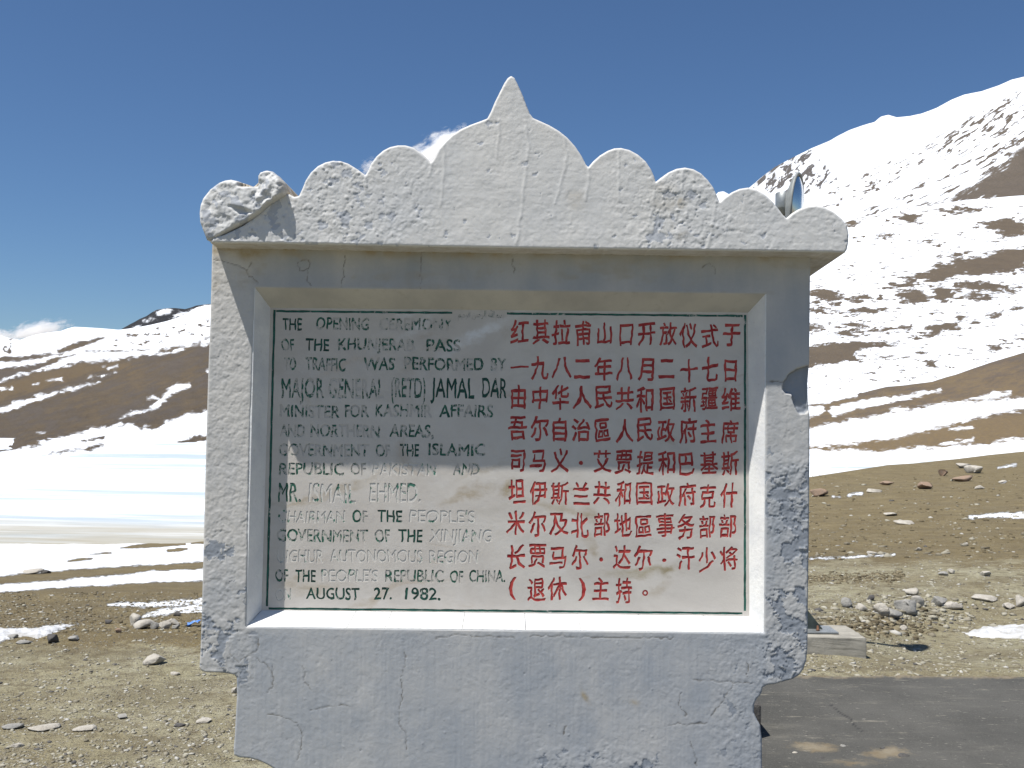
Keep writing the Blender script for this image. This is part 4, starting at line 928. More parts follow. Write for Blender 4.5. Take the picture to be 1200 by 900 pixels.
def thin(polys, d):
    """shift every edge inward a little to thin the strokes (photo shows thin cuts)"""
    out = []
    for q in polys:
        n = len(q); A = np.array(q); pv = np.roll(A, 1, 0); nx_ = np.roll(A, -1, 0)
        e1 = A - pv; e2 = nx_ - A
        e1 /= np.linalg.norm(e1, axis=1)[:, None] + 1e-9; e2 /= np.linalg.norm(e2, axis=1)[:, None] + 1e-9
        n1 = np.stack([-e1[:, 1], e1[:, 0]], 1); n2 = np.stack([-e2[:, 1], e2[:, 0]], 1)
        m_ = n1 + n2; m_ /= np.maximum(np.linalg.norm(m_, axis=1), 0.5)[:, None] 
        out.append([tuple(p) for p in (A + m_ * d)])
    return out
def fill(polys, Y, flip=False):
    """even-odd fill of closed polygons by constrained Delaunay triangles"""
    vs = []; es = []
    for q in polys:
        b = len(vs); n = len(q); vs += [Vector((float(p[0]), float(p[1]))) for p in q]; es += [(b + i, b + (i + 1) % n) for i in range(n)]
    v2, _, f2, *_r = delaunay_2d_cdt(vs, es, [], 0, 1e-6)
    A = np.array([p[:] for p in v2]); T = np.array([tuple(f) for f in f2]); c = A[T].mean(1)
    ins = np.zeros(len(T), bool)
    for q in polys:
        x0 = min(p[0] for p in q); x1 = max(p[0] for p in q); y0 = min(p[1] for p in q); y1 = max(p[1] for p in q)
        m = (c[:, 0] > x0) & (c[:, 0] < x1) & (c[:, 1] > y0) & (c[:, 1] < y1)
        if m.any(): ins[m] ^= inside(q, c[m, 0], c[m, 1])
    T = T[ins]
    return [(a[0], Y, a[1]) for a in A], [tuple(int(k) for k in t) for t in T]

LINES = []   # (polys, material, label)
def eng(runs, yc, h, label):
    """runs: (text, x0, x1, paint)"""
    for k, (txt, x0, x1, mat) in enumerate(runs):
        pl = bolder(dens(flat(glyph_curve(txt)), 0.08), 0.022 if h < 18 else 0.016)
        LINES.append((place(pl, x0, x1, yc + 0.4 * gn(x0 / 7.0, yc, 5), h, 0.70, 0.55, int(yc) + k), MAT_G[mat], 'cut capitals ' + txt))
SP = '  '
eng([('THE', 331, 354, 'hi'), ('OPENING', 370, 433, 'mid'), ('CEREMONY', 444, 530, 'worn')], 379.5, 14, 'green capitals THE OPENING CEREMONY')
eng([('OF', 330, 345, 'mid'), ('THE', 358, 386, 'mid'), ('KHUNJERAB', 396, 486, 'worn'), ('PASS', 500, 540, 'mid')], 404, 14, 'green capitals OF THE KHUNJERAB PASS')
eng([('TO', 333, 347, 'worn'), ('TRAFFIC', 358, 405, 'mid'), ('WAS', 426, 463, 'mid'), ('PERFORMED', 474, 567, 'mid'), ('BY', 575, 593, 'worn')], 426.5, 14.5, 'green capitals TO TRAFFIC WAS PERFORMED BY')
eng([('MAJOR', 330, 380, 'mid'), ('GENERAL', 385, 450, 'worn'), ('(RETD)', 458, 499, 'mid'), ('JAMAL', 505, 556, 'hi'), ('DAR', 565, 594, 'hi')], 454.5, 23, 'tall green capitals MAJOR GENERAL (RETD) JAMAL DAR')
eng([('MINISTER', 328, 398, 'worn'), ('FOR', 404, 432, 'mid'), ('KASHMIR', 440, 506, 'worn'), ('AFFAIRS', 515, 578, 'mid')], 481.5, 14.5, 'green capitals MINISTER FOR KASHMIR AFFAIRS')
eng([('AND', 328, 357, 'worn'), ('NORTHERN', 364, 445, 'worn'), ('AREAS,', 457, 508, 'mid')], 504.5, 14.5, 'green capitals AND NORTHERN AREAS')
eng([('GOVERNMENT', 327, 432, 'worn'), ('OF', 440, 457, 'mid'), ('THE', 469, 491, 'worn'), ('ISLAMIC', 502, 569, 'mid')], 527, 14, 'green capitals GOVERNMENT OF THE ISLAMIC')
eng([('REPUBLIC', 327, 403, 'mid'), ('OF', 411, 429, 'lo'), ('PAKISTAN', 437, 512, 'lo'), ('AND', 531, 562, 'hi')], 549.5, 14, 'green capitals REPUBLIC OF PAKISTAN AND')
eng([('MR.', 326, 352, 'mid'), ('ISMAIL', 362, 417, 'lo'), ('EHMED.', 433, 493, 'lo')], 577.5, 22, 'tall worn capitals MR. ISMAIL EHMED')
eng([('CHAIRMAN', 326, 404, 'lo'), ('OF', 413, 431, 'lo'), ('THE', 442, 471, 'lo'), ("PEOPLE'S", 480, 557, 'lo')], 605, 14, "worn capitals CHAIRMAN OF THE PEOPLE'S")
eng([('GOVERNMENT', 325, 431, 'lo'), ('OF', 439, 457, 'lo'), ('THE', 467, 495, 'lo'), ('XINJIANG', 504, 576, 'lo')], 628, 14.5, 'worn capitals GOVERNMENT OF THE XINJIANG')
eng([('UIGHUR', 325, 379, 'lo'), ('AUTONOMOUS', 387, 495, 'lo'), ('REGION', 503, 560, 'lo')], 651.5, 14.5, 'worn capitals UIGHUR AUTONOMOUS REGION')
eng([('OF', 323, 338, 'lo'), ('THE', 346, 370, 'lo'), ("PEOPLE'S", 377, 443, 'lo'), ('REPUBLIC', 452, 520, 'mid'), ('OF', 527, 543, 'mid'), ('CHINA.', 550, 592, 'mid')], 675, 14, "worn capitals OF THE PEOPLE'S REPUBLIC OF CHINA")
eng([('ON', 323, 341, 'lo'), ('AUGUST', 359, 421, 'hi'), ('27.', 438, 459, 'hi'), ('1982.', 475, 516, 'hi')], 695.5, 13.5, 'capitals ON AUGUST 27. 1982. with dark paint')
ROWS = [(390.5, '红其拉甫山口开放仪式于', 609), (431.5, '一九八二年八月二十七日', 608), (466, '由中华人民共和国新疆维', 607.5), (503, '吾尔自治區人民政府主席', 607), (541, '司马义·艾贾提和巴基斯', 606.5), (578, '坦伊斯兰共和国政府克什', 606),
        (614.5, '米尔及北部地區事务部部', 605.5), (653, '长贾马尔·达尔·汗少将', 605), (691, '(退休)主持。', 604)]
CJKX = {'(': (599, 0), '退': (628, 0), '休': (653, 0), ')': (684, 0), '主': (705, 0), '持': (731, 0), '。': (756, 0)}
_wid = {}
for ri, (yc, txt, x0) in enumerate(ROWS):
    for k, ch in enumerate(txt):
        polys = []; LINES.append((polys, MAT_R, 'cn%d_%d' % (ri, k)))
        cx = x0 + k * 24.85 - 0.1 * ri * 0
        if ri == 8: cx = CJKX[ch][0]
        yy = yc + (cx - 600) * 0.0148 - 1.2
        if ch not in _wid: _wid[ch] = bolder(dens(flat(glyph_curve(ch), 2)), 0.021)
        g = _wid[ch]
        if ch == '·':
            polys += place([[(math.cos(t) * 1, math.sin(t)) for t in np.linspace(0, 6.28, 9)[:-1]]], cx - 2.6, cx + 2.6, yy + 2, 5.2, 0, 0.4, k); continue
        if ch == '。':
            polys += place([[(math.cos(t) * 1, math.sin(t)) for t in np.linspace(0, 6.28, 11)[:-1]], [(math.cos(t) * .45, math.sin(t) * .45) for t in np.linspace(0, 6.28, 9)[:-1]]], cx - 3.6, cx + 3.6, yy + 3, 7.2, 0, 0.3, k); continue
        if ch == '(': polys += place(g, cx - 3, cx + 6, yy, 27, 0, 0.4, k); continue
        if ch == ')': polys += place(g, cx - 6, cx + 3, yy, 27, 0, 0.4, k); continue
        ay = [p[1] for q in g for p in q]; ax = [p[0] for q in g for p in q]
        hh = (max(ay) - min(ay)) / 0.93; ww = (max(ax) - min(ax)) / 0.93
        hpx = min(29.5, 28.5 * (hh ** 0.9)); wpx = min(21.5, 20.5 * ww)
        if ch in '一': hpx = 3.4
        if ch in '口': hpx = 26; wpx = 16
        if ch == '山': hpx = 27; wpx = 18
        vo = {'二': 0, '一': 0}.get(ch, 0)
        rj = random.Random(ri * 50 + k); wpx *= rj.uniform(0.93, 1.06); hpx *= rj.uniform(0.93, 1.05); cx += rj.uniform(-0.8, 0.8); vo += rj.uniform(-1.0, 1.0)
        q_ = rj.uniform(-0.035, 0.035); sh_ = rj.uniform(-0.05, 0.05); g = [[(a + b * (q_ + sh_), b - a * q_ + 0.05 * a) for a, b in q] for q in g]
        polys += place(g, cx - wpx / 2, cx + wpx / 2, yy + vo, hpx, 0, 0.7, 10 * ri + k)
    
ar = '\uFEE2\uFEF4\uFEA3\uFEAE\uFEDF\uFE8D \uFEE6\uFEE4\uFEA3\uFEAE\uFEDF\uFE8D \uFDF2 \uFEE2\uFEB4\uFE91'
arp = flat(glyph_curve(ar), 2)
LINES.append((place(arp, 537, 591, 369.0, 15.5, 0, 0.5, 5), MAT_G['worn'], 'tiny worn Arabic line at the top edge of the plaque'))
# border line, cut like the letters
def bar(ax, ay, bx_, by_, wd, seed):
    n = max(2, int(math.hypot(bx_ - ax, by_ - ay) / 6)); t = np.linspace(0, 1, n); xs = ax + (bx_ - ax) * t; ys = ay + (by_ - ay) * t
    L = math.hypot(bx_ - ax, by_ - ay); nx_, ny_ = -(by_ - ay) / L, (bx_ - ax) / L
    w1 = wd / 2 + 0.35 * gn(xs / 5, ys / 5, seed); w2 = wd / 2 + 0.35 * gn(xs / 5, ys / 5, seed + 1)
    a = [tuple(P(x + nx_ * k, y + ny_ * k, YS)[[0, 2]]) for x, y, k in zip(xs, ys, w1)]; b = [tuple(P(x - nx_ * k, y - ny_ * k, YS)[[0, 2]]) for x, y, k in zip(xs, ys, w2)]
    return a + b[::-1]
BORD = [bar(323.5, 364.6, 530, 366.6, 2.6, 1), bar(594, 367.4, 870.5, 370.2, 2.6, 2), bar(873.2, 369, 873.0, 716.0, 2.8, 3), bar(321.6, 363, 312.8, 710.5, 2.8, 4), bar(314.6, 713, 870.0, 718.8, 2.6, 5)]
LINES.append((BORD, MAT_BORDER, 'dark green painted border line cut into the marble'))

CUT = 0.0022
# runs of one line belong together: join them by label
def merge_lines():
    """one object per written line, several paints allowed"""
    rect = to_plane([(300, 350), (885, 358), (885, 732), (295, 724)], YS); r4 = rect; rect = densify(rect, 0.05)
    holes = [q for polys, _, _ in LINES for q in polys]
    vs, fs = fill([rect] + holes, YS); vs = list(vs); fs = list(fs)
    print('plaque fill', len(vs), len(fs), 'holes', len(holes))
    for q in [rect] + holes:
        b = len(vs); n = len(q)
        vs += [(p[0], YS, p[1]) for p in q] + [(p[0], YS + CUT + 0.001, p[1]) for p in q]
        fs += [(b + i, b + (i + 1) % n, b + n + (i + 1) % n, b + n + i) for i in range(n)]
    b = len(vs)
    vs += [(p[0], YS + CUT, p[1]) for p in r4] + [(p[0], YS + 0.05, p[1]) for p in r4]
    fs += [(b, b + 1, b + 2, b + 3), (b + 7, b + 6, b + 5, b + 4)] + [(b + i, b + 4 + i, b + 4 + (i + 1) % 4, b + (i + 1) % 4) for i in range(4)]
    slab = mesh('marble_plaque', vs, fs, MAT_MARBLE, MON, label='veined grey marble plaque with English, Chinese and Arabic writing')
    done = {}
    for polys, mat, label in LINES: done.setdefault(label, []).append((polys, mat))
    for label, lst in done.items():
        V_, F_, mi, mats = [], [], [], []
        for polys, mat in lst:
            v, f = fill(polys, YS + CUT - 0.0003); b = len(V_)
            if mat not in mats: mats.append(mat)
            V_ += v; F_ += [tuple(b + i for i in q) for q in f]; mi += [mats.index(mat)] * len(f)
        nm = 'border_line' if 'border' in label else ('chinese_character' if label.startswith('cn') else ('arabic_inscription' if 'Arabic' in label else 'inscription_word'))
        o = mesh(nm, V_, F_, mats[0], slab, label=None if label.startswith('cn') else label)
merge_lines()

# ------------------------------------------------------------------ traffic mirror on its concrete block
BY = 10.0
blk_x1 = P(1016, 768, BY)[0]; ztop = P(1012, 747, BY)[2]
def chipped(bm, amp, cuts=10, seed=0.0, f=9.0):
    bmesh.ops.subdivide_edges(bm, edges=bm.edges[:], cuts=cuts, use_grid_fill=True)
    bm.normal_update()
    for v in bm.verts:
        n = mn.fractal(v.co * f + Vector((seed, 0, 0)), 0.8, 2.0, 4); v.co += v.normal * amp * (n - 0.4)
    return bm
from mathutils import noise as mn
BLOCK = bm_obj('concrete_footing', chipped(box_bm(P(800, 760, BY)[0] - 0.0, blk_x1, BY, BY + 0.62, -0.12, ztop - 0.003, 0.012), 0.007, 12), MAT_CONC, None)
setprops(BLOCK, 'low flat concrete footing block under the mirror post, behind the monument', 'footing')
MX = P(922, 500, 10.3)[0]; MY = 10.30
MIR = thing('traffic_mirror', 'round convex road mirror on a post, rising behind the monument crown at right', 'mirror', (MX, MY, ztop))
def lobj(name, prof, axis, org, mat, parent, n=32, label=None):
    v, f = lathe(prof, n, axis, org); o = mesh(name, v, f, mat, parent, True, label=label)
    return o
zt = P(918, 250, MY)[2]
pole = lobj('post', [(0.036, ztop + 0.012), (0.036, zt + 0.1)], (0, 0, 1), (MX, MY, 0), MAT_DARKSTEEL, MIR)
bm = box_bm(MX - 0.44, P(977, 745, MY)[0], MY - 0.16, MY + 0.16, ztop + 0.001, ztop + 0.016, 0.003)
plate = bm_obj('foot_plate', bm, MAT_STEEL, MIR)
for s in (-1, 1):
    xa, xb = MX + s * 0.036, MX + s * 0.37
    v = [(xa, MY - .01, ztop + .017), (xb, MY - .01, ztop + .017), (xa, MY - .01, ztop + .42), (xa, MY + .01, ztop + .017), (xb, MY + .01, ztop + .017), (xa, MY + .01, ztop + .42)]
    mesh('gusset', v, [(0, 1, 2), (5, 4, 3), (0, 3, 4, 1), (1, 4, 5, 2), (2, 5, 3, 0)], MAT_DARKSTEEL, MIR)
bxp = P(958, 742, MY - 0.08)[0]
for (q, w_) in ((bxp, -0.09), (bxp, 0.1), (2 * MX - bxp, -0.09)):
    lobj('bolt', [(0.018, ztop + .016), (0.018, ztop + .03), (0.011, ztop + .03), (0.011, ztop + .065)], (0, 0, 1), (q, MY + w_, 0), MAT_RUST, MIR, 8)
# head: drum on top of the post, dish to its right
zc = P(918, 235, MY)[2]; z0 = P(918, 250, MY)[2]; z1 = P(918, 226, MY)[2]
lobj('housing', [(0.050, z0 - 0.02), (0.078, z0 + 0.045), (0.080, z0 + 0.05), (0.080, z1 - 0.01), (0.070, z1)], (0, 0, 1), (P(918, 240, MY)[0], MY, 0), MAT_STEEL, MIR)
ctr = P(933.0, 240.5, MY - 0.02); Rm = 0.315
NRM = Vector((0.90, -0.42, -0.08)).normalized()
prof = []
Rs = 0.75
for k in range(13):
    r_ = (Rm - 0.012) * (1 - k / 12.0); prof.append((max(r_, 0.002), math.sqrt(Rs * Rs - r_ * r_) - math.sqrt(Rs * Rs - Rm * Rm)))
mm_ = M('mirror_glass', 0.16, 0.5); mm_.b.inputs['Metallic'].default_value = 1.0; mm_.col((0.58, 0.60, 0.60)); mm_.bump(mm_.noise(8, 2), 0.0006, 0.5)
lobj('mirror_glass', prof, NRM, ctr, mm_.m, MIR, 48)
lobj('back_shell', [(0.05, -0.10), (0.18, -0.075), (0.29, -0.03), (Rm, -0.004), (Rm + 0.012, -0.004), (Rm + 0.014, 0.010), (Rm + 0.008, 0.020), (Rm - 0.010, 0.018), (Rm - 0.012, 0.002)], NRM, ctr, simple('grey_fibreglass', (0.33, 0.34, 0.32), (0.25, 0.26, 0.25), 12, 0.5, 0.001), MIR, 48)
bm = box_bm(P(921, 240, MY)[0], ctr[0] - 0.06, MY - 0.035, MY + 0.035, P(925, 244, MY)[2], P(925, 232, MY)[2], 0.004)
bm_obj('bracket', bm, MAT_STEEL, MIR)

# ------------------------------------------------------------------ rocks and other things lying about
_ico = bmesh.new(); bmesh.ops.create_icosphere(_ico, subdivisions=3, radius=1.0)
ICV = np.array([v.co[:] for v in _ico.verts]); ICF = np.array([[v.index for v in f.verts] for f in _ico.faces]); _ico.free()
from mathutils import noise as mn
def rock(px_, py_, wpx, hpx, mat, label, seed, depth=1.0, group=None, name='rock', cat='rock', flat_=1.0, planes=15):
    """a stone whose foot stands on the ground seen at (px_, py_); sizes in photo pixels"""
    rnd = random.Random(seed)
    g = ground_z(px_, py_); D = g[1]; k = D / F
    v = ICV.copy()
    for _ in range(planes):                                     # flat broken faces
        n = np.array([rnd.gauss(0, 1), rnd.gauss(0, 1), rnd.gauss(0.2, 0.8)]); n /= np.linalg.norm(n)
        d = rnd.uniform(0.32, 0.72); e = v @ n - d; v = v - np.where(e > 0, e, 0)[:, None] * n * 0.93
    dn = np.array([mn.fractal(Vector(p * 1.7 + seed), 0.9, 2.0, 4) for p in v]); v = v * (1 + 0.06 * dn[:, None])
    ext = v.max(0) - v.min(0); v = (v - (v.max(0) + v.min(0)) / 2) / ext
    ang = rnd.uniform(-0.2, 0.2); ca, sa = math.cos(ang), math.sin(ang); v[:, [0, 2]] = v[:, [0, 2]] @ np.array([[ca, sa], [-sa, ca]])
    sz = np.array([wpx * k, wpx * k * 0.8 * depth, hpx * k * 1.12])
    v = v * sz; v[:, 2] += sz[2] * 0.36
    loc = (g[0], g[1] + sz[1] * 0.3, g[2])
    o = mesh(name, v + np.array(loc), ICF, mat, None, False, loc=loc)
    setprops(o, label, cat, group)
    return o
RL = [
 (1004 + 6, 716, 14, 9, MAT_ROCKW, 'small pale stone at the left end of the rubble heap'), (1030 + 3, 721, 18, 15, MAT_ROCKW, 'pale rounded boulder left of the biggest grey boulder in the rubble heap'),
 (1048, 726, 25, 13, MAT_ROCK, 'dark grey rounded boulder at the front of the rubble heap'), (1066, 720, 30, 17, MAT_ROCK, 'large wedge-shaped grey boulder in the middle of the rubble heap'),
 (1070, 699, 16, 9, MAT_ROCKW, 'white angular stone at the top of the rubble heap'), (1077, 710, 17, 12, MAT_ROCKW, 'white boulder just below the top stone of the rubble heap'),
 (1104, 711, 20, 13, MAT_ROCK, 'grey boulder standing right of the rubble heap'), (1119, 714, 20, 9, MAT_ROCKW, 'flat pale stone right of the standing grey boulder'),
 (1058, 739, 10, 7, MAT_ROCKW, 'small white stone below the rubble heap'), (1021, 704, 8, 7, MAT_ROCKD, 'small dark stone on the upper left of the rubble heap'), (993, 712, 14, 12, MAT_ROCK, 'grey stone between the monument and the rubble heap'),
 (1158, 705, 33, 6, MAT_ROCKW, 'long flat pale slab of stone right of the rubble heap'), (1184, 714, 14, 7, MAT_ROCKW, 'pale stone near the right edge above the snow bank'), (1198, 711, 14, 13, MAT_ROCKW, 'yellowish boulder cut by the right edge of the picture'),
 (1157, 676, 12, 6, MAT_ROCKW, 'small pale stone on the gravel above the long flat slab'), (1106, 675, 11, 5, MAT_ROCK, 'blue-grey flat stone on the gravel flat'), (1115, 673, 8, 6, MAT_ROCKW, 'small pale stone touching the blue-grey flat stone'),
 (963, 582, 24, 10, MAT_ROCKR, 'rust-red boulder beside the monument on the brown rise'), (1085, 573, 16, 9, MAT_ROCKR, 'reddish boulder in the middle of the brown rise'), (1108, 558, 12, 8, MAT_ROCKR, 'small reddish boulder left of the pale and red pair'),
 (1146, 554, 22, 10, MAT_ROCKW, 'pale boulder high on the brown rise'), (1131, 564, 26, 7, MAT_ROCKR, 'flat rust-red rock in front of the pale boulder'), (1130, 549, 20, 6, MAT_ROCKW, 'flat pale rock near the crest of the brown rise'),
 (1041, 569, 15, 5, MAT_ROCKR, 'small flat red rock left of the middle boulder'), (1026, 577, 18, 4, MAT_ROCKW, 'low pale rock near the rust-red boulder'), (1045, 605, 18, 4, MAT_ROCKW, 'flat yellowish stone on the brown slope'), (1062, 614, 22, 4, MAT_ROCKW, 'long flat pale stone on the brown slope'),
 (1078, 645, 6, 4, MAT_ROCKW, 'small white stone at the foot of the brown slope'), (1132, 640, 7, 4, MAT_ROCKW, 'small white stone on the bank right of the snow line'), (1023, 650, 12, 4, MAT_ROCKW, 'pale stone lying in the thin line of snow'),
 (1148, 573, 12, 5, MAT_ROCKW, 'white stone below the flat rust-red rock'), (1175, 566, 9, 3.5, MAT_ROCKW, 'small white stone near the right edge on the brown rise'),
 (1035, 878, 7, 5, MAT_ROCKD, 'dark pebble on the sand patch on the asphalt'), (990, 876, 9, 5, MAT_ROCK, 'grey pebble in the middle of the sand on the asphalt'), (1060, 887, 13, 6, MAT_ROCKD, 'brown stone at the right of the sand on the asphalt'), (964, 889, 9, 5, MAT_ROCKD, 'dark stone at the lower left of the sand patch'), (931, 882, 8, 4, MAT_ROCKW, 'pale pebble on asphalt between monument and sand patch'),
 (179, 779, 23, 11, MAT_ROCKW, 'single white wedge-shaped rock on bare gravel left of the monument'), (59, 754, 16, 11, MAT_ROCKD, 'dark brown stone beside the left snow patch'), (84, 751, 13, 6, MAT_ROCK, 'grey stone right of the dark brown stone'), (26, 754, 18, 4, MAT_ROCK, 'flat grey stone in front of the left snow patch'), (14, 748, 12, 5, MAT_ROCK, 'grey stone buried in the edge of the left snow patch'),
 (156, 734, 17, 14, MAT_ROCKW, 'leftmost pale boulder of the row beside the snow strip'), (166, 737, 28, 10, MAT_ROCKW, 'long whitish boulder second in the row'), (181, 737, 12, 9, MAT_ROCK, 'grey boulder in the middle of the row'), (192, 737, 13, 9, MAT_ROCKW, 'rounded pale boulder right of the middle of the row'), (202, 733, 15, 8, MAT_ROCKW, 'pale stone behind the right end of the row'),
 (207, 722, 10, 6, MAT_ROCKD, 'blue-black stone on top of the row near the monument'), (204, 737, 9, 5, MAT_ROCK, 'small grey stone at the right end of the row'), (138, 742, 7, 6, MAT_ROCKR, 'small yellowish stone left of the row of boulders'), (127, 731, 10, 5, MAT_ROCKD, 'small dark lump left of the row of boulders'),
 (51, 672, 11, 4, MAT_ROCKD, 'dark rock at the lake shore'), (35, 673, 22, 6, MAT_ROCKW, 'tan boulder at the lake shore beside the dark rock'),
 (47, 855, 36, 5, MAT_ROCKW, 'long flat white stone in the gravel at lower left'), (98, 856, 26, 5, MAT_ROCKW, 'flat pale stone right of the long white stone'), (141, 842, 13, 5, MAT_ROCK, 'grey stone in the gravel left of the monument base'), (271, 812, 9, 8, MAT_ROCKW, 'pale stone touching the left edge of the monument base'), (237, 847, 18, 4, MAT_ROCKW, 'flat white stone near the monument base'), (205, 791, 13, 3, MAT_ROCKW, 'flat pale stone right of the white wedge-shaped rock'),
 (13, 853, 26, 6, MAT_ROCK, 'broad flat grey stone at the lower left edge'), (20, 873, 15, 4, MAT_ROCKW, 'small flat tan stone below the broad grey stone'), (211, 851, 14, 3, MAT_ROCKD, 'flat dark flake of stone left of the monument base'),
]
for k, q in enumerate(RL):
    rock(q[0], q[1], q[2], q[3], q[4], q[5], 100 + k, group='rocks lying round the monument')

# crumpled blue plastic by the boulders
g = ground_z(226, 734); kk = g[1] / F
n = 14; uu, vv_ = np.meshgrid(np.linspace(-1, 1, n), np.linspace(-1, 1, n))
sh = np.stack([uu * 8 * kk + 0.02 * gn(uu * 2, vv_ * 2, 3), vv_ * 7 * kk, (4.0 + 3.2 * fbm(uu * 1.6, vv_ * 1.6, 5, 3) + 2.5 * uu) * kk], -1).reshape(-1, 3) + g
idx = np.arange(n * n).reshape(n, n); fc = np.stack([idx[:-1, :-1], idx[:-1, 1:], idx[1:, 1:], idx[1:, :-1]], -1).reshape(-1, 4)
o = mesh('plastic_scrap', sh, fc, MAT_PLASTIC, None, True, loc=tuple(g)); setprops(o, 'crumpled scrap of blue and white plastic lying beside the boulders', 'litter')

# added block to cast the dark triangle there; its dark colour stands for shade
bx0 = Pz(899, 872, 0.0)
o = bm_obj('shadow_block', box_bm(bx0[0] - 0.7, bx0[0] - 0.035, bx0[1] + 0.02, bx0[1] + 0.9, -0.05, 0.27, 0.02), MAT_ROCKD, None)
setprops(o, 'low dark block added to cast the dark triangle at the right foot of the monument', 'block')

# snow banks with real thickness
def bank(poly, label_z, hmax, seed, name='snow_bank'):
    U = np.arange(min(p[0] for p in poly) - 4, max(p[0] for p in poly) + 4, 1.3); V = np.arange(min(p[1] for p in poly) - 4, max(p[1] for p in poly) + 4, 0.9)
    UU, VV = np.meshgrid(U, V); d = polysdf(poly, UU + 2.0 * gn(UU / 7, VV / 4, seed), VV + 1.2 * gn(UU / 6, VV / 3, seed + 1))
    W = ground_pos(UU, VV)
    W[..., 2] += np.clip(np.sqrt(np.clip(d, 0, 6) / 6), 0, 1) * hmax * (0.6 + 0.6 * fbm(UU / 9, VV / 4, seed + 2, 3, 0.5)) - 0.03 * (d <= 0)
    idx = np.arange(UU.size).reshape(UU.shape); fc = np.stack([idx[:-1, :-1], idx[:-1, 1:], idx[1:, 1:], idx[1:, :-1]], -1).reshape(-1, 4)
    keep = (d.ravel()[fc] > -1.5).any(1)
    m = M('old_snow', 0.7, 0.2); m.col(m.mix(m.step(m.noise(5, 5, 0.6), 0.35, 0.7), (0.62, 0.63, 0.64), (0.42, 0.41, 0.38))); m.bump(m.noise(9, 6, 0.65), 0.06, 0.8)
    o = mesh(name, W.reshape(-1, 3), fc[keep], m.m, None, True); setprops(o, kind='structure')
bank([(1131, 742), (1142, 738), (1155, 735), (1172, 733), (1215, 732), (1215, 750), (1175, 748), (1150, 748), (1138, 746)], 0.04, 0.07, 3)
bank([(-30, 738), (0, 736), (20, 737), (40, 736), (60, 733), (90, 731.5), (74, 737), (60, 743), (43, 748), (28, 746), (12, 748), (0, 752), (-30, 758)], 0.0, 0.045, 5)

# loose stones on the ground
def gravel(name, mats, n, zone, smin, smax, seed, white=0.3):
    rng = np.random.default_rng(seed)
    bmg = bmesh.new(); bmesh.ops.create_icosphere(bmg, subdivisions=1, radius=1.0)
    bv = np.array([v.co[:] for v in bmg.verts]); bf = np.array([[v.index for v in f.verts] for f in bmg.faces]); bmg.free()
    U, V, W = GR; pts = zone(rng, n)
    ju = np.searchsorted(U[0], pts[:, 0]).clip(0, U.shape[1] - 1)
    pos = np.empty((len(pts), 3))
    for j in np.unique(ju):
        m = ju == j; col = V[:, j]; o_ = np.argsort(col)
        pos[m, 2] = np.interp(pts[m, 1], col[o_], W[o_, j, 2])
    w_ = Pz(pts[:, 0], pts[:, 1], pos[:, 2]); n = len(w_)
    s = smin * (smax / smin) ** (rng.random(n) ** 2.4)
    V3 = np.empty((n, len(bv), 3)); jit = 1 + 0.45 * (rng.random((n, len(bv), 1)) - 0.5) * 2
    sc = np.stack([rng.uniform(.8, 1.5, n), rng.uniform(.7, 1.2, n), rng.uniform(.3, .75, n)], -1) * s[:, None]
    a = rng.random(n) * 6.283; v = bv[None] * jit * sc[:, None]
    V3[..., 0] = v[..., 0] * np.cos(a)[:, None] - v[..., 1] * np.sin(a)[:, None]; V3[..., 1] = v[..., 0] * np.sin(a)[:, None] + v[..., 1] * np.cos(a)[:, None]; V3[..., 2] = v[..., 2]
    V3 += w_[:, None] + np.array([0, 0, 1]) * (sc[:, None, 2:3] * 0.15)
    Fc = (bf[None] + (np.arange(n) * len(bv))[:, None, None]).reshape(-1, 3)
    tint = np.repeat(rng.random(n), len(bv))
    o = mesh(name, V3.reshape(-1, 3), Fc, mats, None, False, {'tint': tint}); setprops(o, 'loose gravel and small stones strewn over the bare ground', None, None, 'stuff')
mg = M('loose_gravel', 0.9, 0.2); tt = mg.attr('tint')
c = mg.mix(mg.step(tt, 0.0, 1.0), (0.17, 0.148, 0.105), (0.38, 0.36, 0.29)); c = mg.mix(mg.step(tt, 0.90, 0.92), c, (0.43, 0.415, 0.375)); c = mg.mix(mg.step(tt, 0.05, 0.08, 1.0, 0.0), c, (0.10, 0.095, 0.09))
mg.col(c); mg.bump(mg.noise(60, 4), 0.006, 0.7)
def zl(rng, n):
    v = 742 + (910 - 742) * rng.random(n) ** 0.8; u = rng.uniform(-60, 300, n); k = gn(u / 30, v / 8, 5) > -0.5; return np.stack([u, v], 1)[k]
def zr(rng, n):
    v = 655 + (793 - 655) * rng.random(n); u = rng.uniform(930, 1260, n); k = (gn(u / 26, v / 7, 6) + 0.9 * (v > 750) * 0.3) > -0.35; return np.stack([u, v], 1)[k]
def zm(rng, n):
    c_ = rng.random(n); u = 1045 + 55 * rng.normal(0, 1, n); v = 718 + 13 * rng.normal(0, 1, n); k = (v < 748) & (v > 685) & (u > 945); return np.stack([u, v], 1)[k]
def zt_(rng, n):
    v = 560 + 95 * rng.random(n); u = rng.uniform(940, 1230, n); return np.stack([u, v], 1)
def zll(rng, n):
    v = rng.uniform(694, 742, n); u = rng.uniform(-30, 245, n); return np.stack([u, v], 1)
def za(rng, n):
    u = rng.uniform(900, 1230, n); v = rng.uniform(797, 905, n); k = (rng.random(n) < 0.25) | (abs(v - 880) < 8) & (u < 1075) & (u > 920); return np.stack([u, v], 1)[k]
gravel('gravel', mg.m, 8000, zl, 0.0035, 0.020, 1)
gravel('gravel', mg.m, 5000, zr, 0.006, 0.030, 2)
gravel('gravel', mg.m, 480, zm, 0.015, 0.06, 3)
gravel('gravel', mg.m, 350, zt_, 0.02, 0.08, 4)
